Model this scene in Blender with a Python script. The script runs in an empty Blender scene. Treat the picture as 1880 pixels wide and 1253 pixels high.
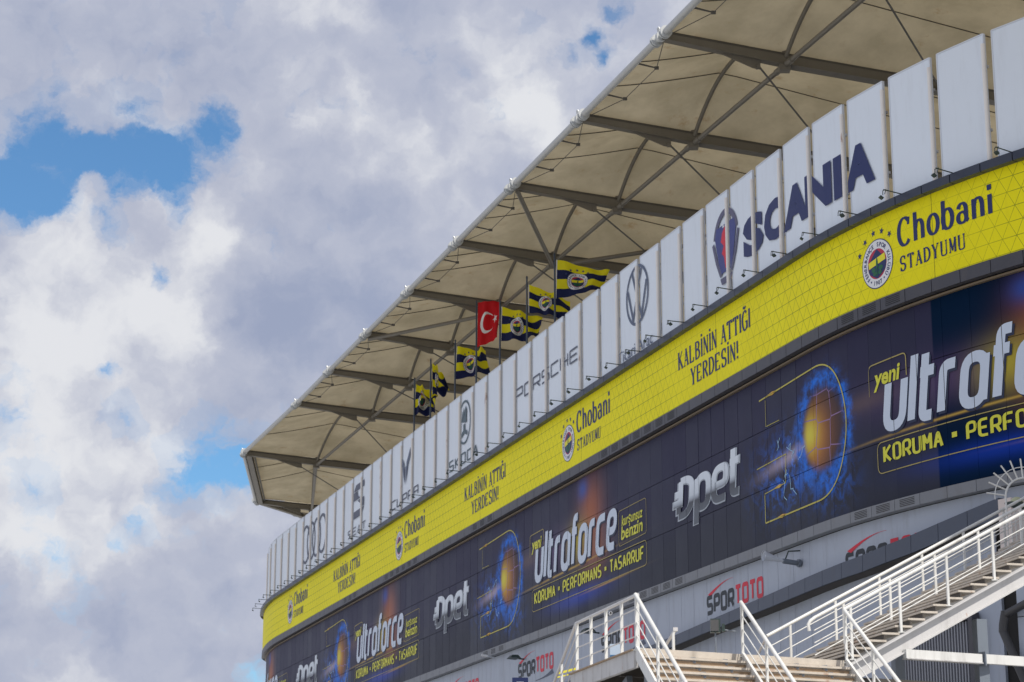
import bpy, bmesh, math, random
import numpy as np
from mathutils import Vector, Matrix, noise as mnoise

random.seed(7)
R = math.radians
SC = bpy.context.scene
COL = SC.collection

# ------------------------------------------------------------------ camera
cam_d = bpy.data.cameras.new("camera")
cam = bpy.data.objects.new("camera", cam_d); COL.objects.link(cam); SC.camera = cam
cam_d.sensor_width = 36.0
cam_d.lens = 36.0 * 3975.2 / 1880.0
cam_d.clip_start = 0.5; cam_d.clip_end = 4000
cam.location = (0, 0, 1.7)
cam.rotation_euler = (R(90) + 0.26, 0, 0)
cam_d.dof.use_dof = True
cam_d.dof.focus_distance = 68.0
cam_d.dof.aperture_fstop = 2.0

# ------------------------------------------------------------------ light
SUN_AZ, SUN_EL = 143.0, 52.0
sd = Vector((math.sin(R(SUN_AZ)) * math.cos(R(SUN_EL)), math.cos(R(SUN_AZ)) * math.cos(R(SUN_EL)), math.sin(R(SUN_EL))))
sun_d = bpy.data.lights.new("sun", 'SUN'); sun = bpy.data.objects.new("sun", sun_d); COL.objects.link(sun)
sun_d.energy = 3.3; sun_d.angle = R(0.6); sun_d.color = (1.0, 0.93, 0.84)
sun.rotation_euler = (-sd).to_track_quat('-Z', 'Y').to_euler()
SC.view_settings.view_transform = 'Standard'; SC.view_settings.look = 'None'
SC.view_settings.exposure = 0.28; SC.view_settings.gamma = 1.0; SC.view_settings.use_curve_mapping = False

# ------------------------------------------------------------------ node helpers
class NT:
    def __init__(s, nt): s.t = nt
    def n(s, typ, **kw):
        nd = s.t.nodes.new(typ)
        for k, v in kw.items(): setattr(nd, k, v)
        return nd
    def put(s, sock, v):
        if hasattr(v, 'is_output'): s.t.links.new(v, sock)
        elif isinstance(v, (tuple, list)) and sock.type == 'RGBA' and len(v) == 3: sock.default_value = (*v, 1)
        else: sock.default_value = v
    def m(s, op, a, b=0.0, c=0.0, clamp=False):
        nd = s.n('ShaderNodeMath', operation=op, use_clamp=clamp)
        s.put(nd.inputs[0], a); s.put(nd.inputs[1], b); s.put(nd.inputs[2], c)
        return nd.outputs[0]
    def vm(s, op, a, b=(0, 0, 0)):
        nd = s.n('ShaderNodeVectorMath', operation=op)
        s.put(nd.inputs[0], a); s.put(nd.inputs[1], b)
        return nd.outputs['Value'] if op in ('DOT_PRODUCT', 'LENGTH', 'DISTANCE') else nd.outputs[0]
    def scale(s, a, f):
        nd = s.n('ShaderNodeVectorMath', operation='SCALE'); s.put(nd.inputs[0], a); s.put(nd.inputs['Scale'], f); return nd.outputs[0]
    def mix(s, f, a, b, blend='MIX'):
        nd = s.n('ShaderNodeMix', data_type='RGBA', blend_type=blend, clamp_factor=True)
        s.put(nd.inputs[0], f); s.put(nd.inputs[6], a); s.put(nd.inputs[7], b)
        return nd.outputs[2]
    def noise(s, vec, scale, detail=4, rough=0.5, dist=0.0, col=False):
        nd = s.n('ShaderNodeTexNoise'); s.put(nd.inputs['Vector'], vec)
        nd.inputs['Scale'].default_value = scale; nd.inputs['Detail'].default_value = detail
        nd.inputs['Roughness'].default_value = rough; nd.inputs['Distortion'].default_value = dist
        return nd.outputs['Color'] if col else nd.outputs['Fac']
    def step(s, x, lo, hi):
        if lo > hi: return s.m('SUBTRACT', 1.0, s.step(x, hi, lo))
        nd = s.n('ShaderNodeMapRange', interpolation_type='SMOOTHSTEP')
        s.put(nd.inputs[0], x); nd.inputs[1].default_value = lo; nd.inputs[2].default_value = hi
        return nd.outputs[0]
    def comb(s, x, y, z=0.0):
        nd = s.n('ShaderNodeCombineXYZ'); s.put(nd.inputs[0], x); s.put(nd.inputs[1], y); s.put(nd.inputs[2], z); return nd.outputs[0]
    def gauss(s, x, y, x0, y0, rx, ry):
        a = s.m('DIVIDE', s.m('SUBTRACT', x, x0), rx); b = s.m('DIVIDE', s.m('SUBTRACT', y, y0), ry)
        q = s.m('ADD', s.m('MULTIPLY', a, a), s.m('MULTIPLY', b, b))
        return s.m('EXPONENT', s.m('MULTIPLY', q, -1.0))

def newmat(name):
    m = bpy.data.materials.new(name); m.use_nodes = True
    nt = NT(m.node_tree); b = m.node_tree.nodes['Principled BSDF']
    return m, nt, b

def mat(name, col, rough=0.5, metal=0.0, var=0.12, vscale=1.5, rust=0.0, rustz=0.4, dirt=0.0, spec=0.5, bump=0.0, bscale=30):
    m, n, b = newmat(name)
    pos = n.n('ShaderNodeNewGeometry').outputs['Position']
    f = n.noise(pos, vscale, 5, 0.6)
    c = n.mix(f, tuple(x * (1 - var) for x in col), tuple(min(1, x * (1 + var)) for x in col))
    oi = n.n('ShaderNodeObjectInfo').outputs['Random']
    c = n.mix(n.m('MULTIPLY', oi, 0.09), c, tuple(x * 0.55 for x in col))
    if dirt:
        d = n.step(n.noise(n.vm('MULTIPLY', pos, (2.2, 2.2, 0.35)), 1.3, 6, 0.65), 0.48, 0.75)
        c = n.mix(n.m('MULTIPLY', d, dirt), c, (0.12, 0.10, 0.08))
    if rust:
        r = n.step(n.noise(n.vm('MULTIPLY', pos, (1, 1, rustz)), 2.6, 8, 0.7), 0.66 - 0.16 * rust, 0.78 - 0.12 * rust)
        c = n.mix(r, c, n.mix(n.noise(pos, 14, 4), (0.20, 0.07, 0.025), (0.42, 0.20, 0.09)))
    n.put(b.inputs['Base Color'], c)
    n.put(b.inputs['Roughness'], n.m('ADD', rough - 0.06, n.m('MULTIPLY', n.noise(pos, 3.1, 3), 0.12)))
    b.inputs['Metallic'].default_value = metal; b.inputs['Specular IOR Level'].default_value = spec
    if bump:
        bn = n.n('ShaderNodeBump'); bn.inputs['Strength'].default_value = bump; bn.inputs['Distance'].default_value = 0.02
        n.put(bn.inputs['Height'], n.noise(pos, bscale, 4)); n.put(b.inputs['Normal'], bn.outputs[0])
    return m

# ------------------------------------------------------------------ world: Nishita sky with broken cumulus
W = bpy.data.worlds.new("World"); SC.world = W; W.use_nodes = True
wn = NT(W.node_tree)
for nd in list(W.node_tree.nodes): W.node_tree.nodes.remove(nd)
def ddir(az, el): return (math.sin(R(az)) * math.cos(R(el)), math.cos(R(az)) * math.cos(R(el)), math.sin(R(el)))
sky = wn.n('ShaderNodeTexSky', sky_type='NISHITA', sun_disc=False)
sky.sun_elevation = R(SUN_EL); sky.sun_rotation = R(SUN_AZ); sky.air_density = 1.0; sky.dust_density = 0.6; sky.ozone_density = 1.6
D0 = wn.n('ShaderNodeTexCoord').outputs['Generated']
def blobs(lst, vec):
    tot = None
    for az, el, rad, amp in lst:
        d = wn.vm('DOT_PRODUCT', vec, ddir(az, el))
        k = 1.0 / (R(rad) ** 2 / 2)
        g = wn.m('MULTIPLY', wn.m('EXPONENT', wn.m('MULTIPLY', wn.m('SUBTRACT', d, 1.0), k)), amp)
        tot = g if tot is None else wn.m('ADD', tot, g)
    return tot
# directions warped by noise so that every cloud edge is ragged
wc = wn.noise(D0, 34, 9, 0.66, col=True)
warp = wn.vm('NORMALIZE', wn.vm('ADD', D0, wn.scale(wn.vm('SUBTRACT', wc, (0.5, 0.5, 0.5)), 0.030)))
holes = blobs([(-12.9, 19.4, 1.25, -0.62), (-11.2, 19.3, 1.1, -0.62), (-9.5, 19.5, 0.95, -0.60), (-13.8, 18.1, 1.0, -0.62),
               (-8.3, 20.3, 0.5, -0.45), (-10.5, 20.7, 0.55, -0.3), (-12.6, 18.2, 0.55, -0.35), (-10.9, 17.6, 0.42, -0.42), (-9.2, 18.0, 0.4, -0.35),
               (-9.55, 16.4, 0.32, -0.42), (-11.0, 13.9, 0.28, -0.40), (-10.3, 12.6, 0.5, -0.34), (-8.3, 11.8, 1.2, -0.56), (-6.9, 11.4, 0.7, -0.4),
               (-9.3, 10.7, 0.4, -0.42), (-9.85, 9.8, 0.4, -0.42), (-12.4, 10.8, 0.7, -0.40), (-10.5, 9.3, 0.3, -0.35),
               (2.2, 22.9, 0.30, -0.42), (2.6, 22.3, 0.24, -0.42), (0.55, 23.3, 0.4, -0.26), (1.5, 22.4, 0.22, -0.30), (3.0, 23.9, 0.6, -0.3),
               (-6.6, 6.0, 0.6, -0.3)], warp)
puffs = blobs([(-11.45, 18.55, 0.45, 0.62), (-10.1, 18.1, 0.35, 0.55), (-9.95, 17.7, 0.45, 0.45), (-8.45, 17.5, 0.85, 0.55), (-13.2, 16.6, 1.3, 0.5), (-11.2, 15.5, 1.4, 0.3),
               (-9.3, 12.9, 0.7, 0.25), (-10.0, 11.3, 0.9, 0.3)], warp)
base = wn.noise(warp, 7.5, 12, 0.60)
fine = wn.noise(warp, 38, 9, 0.62)
dens = wn.m('ADD', wn.m('ADD', wn.m('MULTIPLY', wn.m('SUBTRACT', base, 0.5), 0.55), wn.m('MULTIPLY', wn.m('SUBTRACT', fine, 0.5), 1.05)), 0.44)
dens = wn.m('ADD', wn.m('ADD', dens, wn.m('MULTIPLY', holes, 1.25)), puffs)
wisp = wn.noise(wn.vm('MULTIPLY', warp, (1, 1, 1.6)), 17, 10, 0.68)
alpha = wn.m('MAXIMUM', wn.step(dens, 0.04, 0.36), wn.m('MULTIPLY', wn.step(wn.m('ADD', wisp, wn.m('MULTIPLY', dens, 0.42)), 0.36, 0.60), 0.85))
# relief: density difference towards the sun
sh = wn.vm('ADD', warp, tuple(0.014 * x for x in (0.5, -0.3, 0.9)))
rel = wn.m('SUBTRACT', wn.noise(warp, 13, 9, 0.54), wn.noise(sh, 13, 9, 0.54))
tone = blobs([(-12.0, 16.2, 1.9, 0.46), (-8.3, 17.4, 0.8, 0.75), (-9.2, 15.2, 1.3, 0.45), (-12.5, 9.5, 2.4, 0.48), (-12.6, 13.2, 1.6, 0.35), (-9.4, 11.6, 0.8, 0.28), (-8.5, 7.5, 2.0, 0.10),
              (-6.5, 16.2, 1.3, -0.24), (-4.9, 17.0, 1.9, -0.16), (-3.4, 14.8, 2.4, -0.20), (-9.8, 14.5, 0.6, -0.36), (-7.2, 13.4, 1.3, -0.26), (-8.0, 21.5, 1.8, -0.16), (-13.5, 21.5, 2.4, -0.20), (-2.5, 20.6, 1.2, 0.05),
              (0.2, 21.2, 1.6, 0.34), (1.5, 20.0, 0.9, 0.20), (-6.2, 21.8, 0.7, 0.22), (-13.0, 6.0, 2.0, -0.1)], warp)
lum = wn.m('ADD', wn.m('ADD', 0.50, tone), wn.m('ADD', wn.m('MULTIPLY', rel, 2.5), wn.m('MULTIPLY', wn.m('SUBTRACT', wn.noise(warp, 5.5, 8, 0.52), 0.5), 0.9)))
STR = 0.10
c_dark = tuple(x / STR for x in (0.27, 0.31, 0.43)); c_mid = tuple(x / STR for x in (0.40, 0.425, 0.515)); c_hi = tuple(x / STR for x in (0.63, 0.64, 0.67))
cl = wn.mix(wn.step(lum, -0.15, 0.60), c_dark, c_mid)
cl = wn.mix(wn.step(lum, 0.45, 1.05), cl, c_hi)
skyc = wn.mix(1.0, sky.outputs[0], (0.62, 0.93, 1.12), 'MULTIPLY')
# below the horizon the world only shows beyond the ground sheet
final = wn.mix(alpha, skyc, cl)
bg = wn.n('ShaderNodeBackground'); wn.put(bg.inputs[0], final); bg.inputs[1].default_value = STR
wo = wn.n('ShaderNodeOutputWorld'); W.node_tree.links.new(bg.outputs[0], wo.inputs[0])
W.cycles.sampling_method = 'MANUAL'; W.cycles.sample_map_resolution = 1024

# ------------------------------------------------------------------ object helpers
WM = {}
def tag(o, label=None, cat=None, group=None, kind=None):
    if label: o['label'] = label
    if cat: o['category'] = cat
    if group: o['group'] = group
    if kind: o['kind'] = kind
    return o
def link(name, data, parent=None, M=None, m=None):
    M = M if M is not None else Matrix.Identity(4)
    o = bpy.data.objects.new(name, data); COL.objects.link(o)
    if m is not None and data is not None and not data.materials: data.materials.append(m)
    WM[o.name] = M.copy()
    if parent is not None:
        o.parent = parent; o.matrix_local = WM[parent.name].inverted() @ M
    else: o.matrix_local = M
    return o
def thing(name, loc, label, cat, group=None):
    return tag(link(name, None, None, Matrix.Translation(Vector(loc))), label, cat, group)

class MB:
    """collects shapes for one mesh"""
    def __init__(s): s.v = []; s.f = []; s.sm = []
    def add(s, vs, fs, smooth=False):
        k = len(s.v); s.v += [tuple(v) for v in vs]; s.f += [tuple(i + k for i in f) for f in fs]; s.sm += [smooth] * len(fs)
        return s
    def box(s, c, size, M=None):
        x, y, z = (a / 2 for a in size); c = Vector(c)
        vs = [Vector((a * x, b * y, d * z)) for a in (-1, 1) for b in (-1, 1) for d in (-1, 1)]
        vs = [(M @ v if M is not None else v) + c for v in vs] if M is None or len(M) == 3 else [M @ (v + c) for v in vs]
        return s.add(vs, [(0, 1, 3, 2), (4, 6, 7, 5), (0, 4, 5, 1), (2, 3, 7, 6), (0, 2, 6, 4), (1, 5, 7, 3)])
    def beam(s, p, q, w, h, up=(0, 0, 1), w2=None, h2=None):
        p, q = Vector(p), Vector(q); d = (q - p).normalized(); up = Vector(up)
        sd_ = d.cross(up).normalized(); u = sd_.cross(d).normalized()
        w2 = w if w2 is None else w2; h2 = h if h2 is None else h2
        vs = [p + sd_ * a * w / 2 + u * b * h / 2 for a, b in ((-1, -1), (1, -1), (1, 1), (-1, 1))] + \
             [q + sd_ * a * w2 / 2 + u * b * h2 / 2 for a, b in ((-1, -1), (1, -1), (1, 1), (-1, 1))]
        return s.add(vs, [(3, 2, 1, 0), (4, 5, 6, 7), (0, 1, 5, 4), (1, 2, 6, 5), (2, 3, 7, 6), (3, 0, 4, 7)])
    def tube(s, pts, r, n=12, caps=True, r2=None):
        pts = [Vector(p) for p in pts]; rings = []
        t0 = (pts[1] - pts[0]).normalized(); a = t0.orthogonal().normalized()
        for i, p in enumerate(pts):
            t = (pts[min(i + 1, len(pts) - 1)] - pts[max(i - 1, 0)]).normalized()
            a = (a - t * a.dot(t)).normalized(); b = t.cross(a)
            rr = r if r2 is None else r + (r2 - r) * i / (len(pts) - 1)
            rings.append([p + (a * math.cos(2 * math.pi * k / n) + b * math.sin(2 * math.pi * k / n)) * rr for k in range(n)])
        vs = [v for g in rings for v in g]
        fs = [(i * n + k, i * n + (k + 1) % n, (i + 1) * n + (k + 1) % n, (i + 1) * n + k) for i in range(len(pts) - 1) for k in range(n)]
        s.add(vs, fs, True)
        if caps:
            s.add(rings[0], [tuple(range(n))[::-1]]); s.add(rings[-1], [tuple(range(n))])
        return s
    def mesh(s, name):
        me = bpy.data.meshes.new(name); me.from_pydata([tuple(v) for v in s.v], [], s.f)
        me.polygons.foreach_set('use_smooth', s.sm); me.update(); return me
    def obj(s, name, m, parent=None, M=None): return link(name, s.mesh(name), parent, M, m)

# ------------------------------------------------------------------ the facade curve
AZ = -0.313
UD = np.array([math.sin(AZ), math.cos(AZ)]); VD = np.array([math.cos(AZ), -math.sin(AZ)])
V0, UR, RR, AR, UL, RL = 36.2144, 74.964, 37.2128, 0.6247, 174.0, 60.0
def facade_curve():
    pts = []
    th = np.linspace(AR, 0, 60); arc = np.stack([UR - RR * np.sin(th), V0 + RR * (1 - np.cos(th))], 1)
    d = np.array([-math.cos(AR), math.sin(AR)]); pts.append(arc[0] + d * 25); pts += list(arc); n0 = len(pts) - 1
    pts += [np.array([t, V0]) for t in np.linspace(UR, UL, 100)[1:]]
    a1, R2 = 0.2, 8.0
    th = np.linspace(0, a1, 30)[1:]
    pts += [np.array([UL + RL * math.sin(t), V0 + RL * (1 - math.cos(t))]) for t in th]
    c = pts[-1]; th = np.linspace(a1, math.pi / 2, 50)[1:]
    pts += [c + np.array([R2 * (math.sin(t) - math.sin(a1)), R2 * (math.cos(a1) - math.cos(t))]) for t in th]
    pts.append(pts[-1] + np.array([0, 20.]))
    return np.array(pts), n0
FC, N0 = facade_curve()
FS = np.concatenate([[0], np.cumsum(np.linalg.norm(np.diff(FC, axis=0), axis=1))]); FS = FS - FS[N0]
FT = np.gradient(FC, axis=0); FT /= np.linalg.norm(FT, axis=1)[:, None]
FN = np.stack([-FT[:, 1], FT[:, 0]], 1)
if FN[N0 + 50, 1] < 0: FN = -FN
SMIN, SMAX = FS[0], FS[-1]
def fpt(s, h, off=0.0):
    """point on the facade: s metres leftwards along it, h above ground, off metres inwards"""
    q = [float(np.interp(s, FS, FC[:, i] + FN[:, i] * off)) for i in (0, 1)]
    w = q[0] * UD + q[1] * VD
    return Vector((w[0], w[1], h))
def fframe(s, h, off=0.0, ds=0.7):
    """frame with x along the facade to the right, y inwards, z up"""
    a, b = fpt(s + ds, h, off), fpt(s - ds, h, off)
    x = (b - a).normalized(); z = Vector((0, 0, 1)); y = z.cross(x)
    p = (a + b) / 2
    return Matrix(((x.x, y.x, 0, p.x), (x.y, y.y, 0, p.y), (x.z, y.z, 1, p.z), (0, 0, 0, 1)))
def uvp(u, v, z): w = u * UD + v * VD; return Vector((w[0], w[1], z))

# ------------------------------------------------------------------ flat print: strokes, text, shapes (2-D, then wrapped)
class P2:
    """2-D print: polygons with a layer number"""
    def __init__(s): s.v = []; s.f = []; s.L = []; s.g = []; s.cur = 0
    def poly(s, pts, layer=0):
        k = len(s.v); s.v += [tuple(p) for p in pts]; s.f.append(tuple(range(k, k + len(pts)))); s.L.append(layer); s.g.append(s.cur); return s
    def quad_strip(s, A, B, layer=0):
        k = len(s.v)
        for a, b in zip(A, B): s.v += [tuple(a), tuple(b)]
        for i in range(len(A) - 1): s.f.append((k + 2 * i, k + 2 * i + 1, k + 2 * i + 3, k + 2 * i + 2)); s.L.append(layer); s.g.append(s.cur)
        return s
    def stroke(s, pts, w, layer=0, thin=None, closed=False):
        p = np.array(pts, float); n = len(p); thin = w if thin is None else thin
        seg = np.diff(np.vstack([p, p[:1]]) if closed else p, axis=0); ln = np.linalg.norm(seg, axis=1)[:, None]; ln[ln == 0] = 1
        t = seg / ln; nrm = np.stack([-t[:, 1], t[:, 0]], 1)
        sw = thin + (w - thin) * np.abs(t[:, 1]) ** 1.5
        A, B = [], []
        for i in range(n + (1 if closed else 0)):
            j = i % n
            a, b = (j - 1) % n if closed else max(j - 1, 0), j if closed else min(j, len(t) - 1)
            m = nrm[a] + nrm[b]; ml = np.linalg.norm(m); m = m / ml if ml > 1e-6 else nrm[a]
            k = (sw[a] + sw[b]) / 2 / 2 / max(0.45, float(m @ nrm[b]))
            A.append(p[j] + m * k); B.append(p[j] - m * k)
        return s.quad_strip(A, B, layer)
    def disc(s, cx, cy, rx, ry=None, layer=0, n=40):
        ry = rx if ry is None else ry
        return s.poly([(cx + rx * math.cos(2 * math.pi * i / n), cy + ry * math.sin(2 * math.pi * i / n)) for i in range(n)], layer)
    def star(s, cx, cy, r, rot=0, layer=0):
        pts = []
        for i in range(10):
            a = math.pi / 2 + rot + i * math.pi / 5; q = r if i % 2 == 0 else r * 0.42
            pts.append((cx + q * math.cos(a), cy + q * math.sin(a)))
        for i in range(5): s.poly([pts[2 * i], pts[(2 * i + 1) % 10], (cx, cy), pts[(2 * i - 1) % 10]], layer)
        return s
    def merge(s, o, fn=lambda x, y: (x, y), dl=0):
        k = len(s.v); s.v += [fn(*p) for p in o.v]; s.f += [tuple(i + k for i in f) for f in o.f]; s.L += [l + dl for l in o.L]; s.g += list(o.g); return s
    def pieces(s):
        out = []
        for q in sorted(set(s.g)):
            p = P2(); mp_ = {}
            for f, L, g_ in zip(s.f, s.L, s.g):
                if g_ != q: continue
                ff = []
                for i in f:
                    if i not in mp_: mp_[i] = len(p.v); p.v.append(s.v[i])
                    ff.append(mp_[i])
                p.f.append(tuple(ff)); p.L.append(L); p.g.append(0)
            out.append(p)
        return out
    def bounds(s): a = np.array(s.v); return a[:, 0].min(), a[:, 0].max(), a[:, 1].min(), a[:, 1].max()
    def fit(s, x0, x1, y0=None, sy=1.0, slant=0.0):
        """scale x to [x0,x1]; y times sy from baseline y0"""
        a, b, _, _ = s.bounds(); k = (x1 - x0) / (b - a)
        s.v = [(x0 + (x - a) * k + slant * y * sy, y0 + y * sy) for x, y in s.v]; return s

def rnd(pts, r, n=6, closed=False):
    """polyline with rounded corners"""
    out = []; N = len(pts)
    for i, p in enumerate(pts):
        if not closed and i in (0, N - 1): out.append(p); continue
        a, b = np.array(pts[i - 1], float), np.array(pts[(i + 1) % N], float); p = np.array(p, float)
        la, lb = np.linalg.norm(a - p), np.linalg.norm(b - p); q = min(r, la * 0.499, lb * 0.499)
        A, B = p + (a - p) / la * q, p + (b - p) / lb * q
        for k in range(n + 1):
            t = k / n; out.append(tuple((1 - t) ** 2 * A + 2 * t * (1 - t) * p + t * t * B))
    return out

SQ = {'S': [([(1, 1), (0, 1), (0, .5), (1, .5), (1, 0), (0, 0)], 0)], 'C': [([(1, 1), (0, 1), (0, 0), (1, 0)], 0)], 'O': [([(0, 0), (0, 1), (1, 1), (1, 0)], 1)],
      'P': [([(0, 0), (0, 1), (1, 1), (1, .42), (.05, .42)], 0)], 'R': [([(0, 0), (0, 1), (1, 1), (1, .42), (.05, .42)], 0), ([(.55, .42), (1, 0)], 0)],
      'H': [([(0, 0), (0, 1)], 0), ([(1, 0), (1, 1)], 0), ([(0, .5), (1, .5)], 0)], 'E': [([(1, 1), (0, 1), (0, 0), (1, 0)], 0), ([(0, .5), (.9, .5)], 0)],
      'K': [([(0, 0), (0, 1)], 0), ([(1, 1), (.08, .5), (1, 0)], 0)], 'D': [([(0, 0), (0, 1), (1, 1), (1, 0)], 1)], 'A': [([(0, 0), (.5, 1), (1, 0)], 0), ([(.2, .33), (.8, .33)], 0)],
      'Q': [([(0, 0), (0, 1), (1, 1), (1, 0)], 0), ([(0, .42), (1, .42)], 0)], 'U': [([(0, 1), (0, 0), (1, 0), (1, 1)], 0)], 'T': [([(0, 1), (1, 1)], 0), ([(.5, 1), (.5, 0)], 0)], 'M': [([(0, 0), (0, 1)], 0), ([(0, 1), (.5, .35), (1, 1)], 0), ([(1, 1), (1, 0)], 0)], 'F': [([(1, 1), (0, 1), (0, 0)], 0), ([(0, .48), (.85, .48)], 0)],
      'N': [([(0, 0), (0, 1)], 0), ([(0, 1), (1, 0)], 0), ([(1, 0), (1, 1)], 0)], '•': [([(.5, .33), (.5, .67)], 0, .01, 1.7)]}
LC = {'u': [([(0, 1), (0, 0), (1, 0), (1, 1)], 0)], 'l': [([(0, 0), (0, 1.45)], 0)], 't': [([(.1, 1.4), (.1, 0), (.62, 0)], 0), ([(-.15, 1), (.62, 1)], 0)],
      'r': [([(0, 0), (0, 1), (.62, 1)], 0)], 'a': [([(0, 0), (0, 1), (1, 1), (1, 0)], 1), ([(1, 0), (1, 1)], 0)], 'f': [([(.65, 1.42), (.15, 1.42), (.15, 0)], 0), ([(-.15, 1), (.6, 1)], 0)],
      'o': [([(0, 0), (0, 1), (1, 1), (1, 0)], 1)], 'c': [([(1, 1), (0, 1), (0, 0), (1, 0)], 0)], 'e': [([(.08, .47), (1, .47), (1, 1), (0, 1), (0, 0), (.95, 0)], 0)],
      'p': [([(0, 0), (0, 1), (1, 1), (1, 0)], 1), ([(0, 1), (0, -.5)], 0)], 'b': [([(0, 0), (0, 1), (1, 1), (1, 0)], 1), ([(0, 0), (0, 1.45)], 0)],
      'h': [([(0, 0), (0, 1.45)], 0), ([(0, .75), (0, 1), (1, 1), (1, 0)], 0)], 'n': [([(0, 0), (0, 1)], 0), ([(0, .75), (0, 1), (1, 1), (1, 0)], 0)], 'i': [([(0, 0), (0, 1)], 0), ([(0, 1.25), (0, 1.48)], 0)],
      'D': [([(-.15, 0), (.55, 0), (1, .25), (1, 1), (.55, 1.15), (0, 1.15)], 0), ([(0, .3), (0, 1.15)], 0), ([(-.5, .75), (0, .75)], 0), ([(-.65, .45), (0, .45)], 0), ([(-.35, .2), (0.05, .2)], 0)]}
def el(cx, cy, rx, ry, a0, a1, n=22, shut=False):
    q = np.radians(np.linspace(a0, a1, n)); q = q[:-1] if shut else q
    return [(cx + rx * math.cos(t), cy + ry * math.sin(t)) for t in q]
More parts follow.
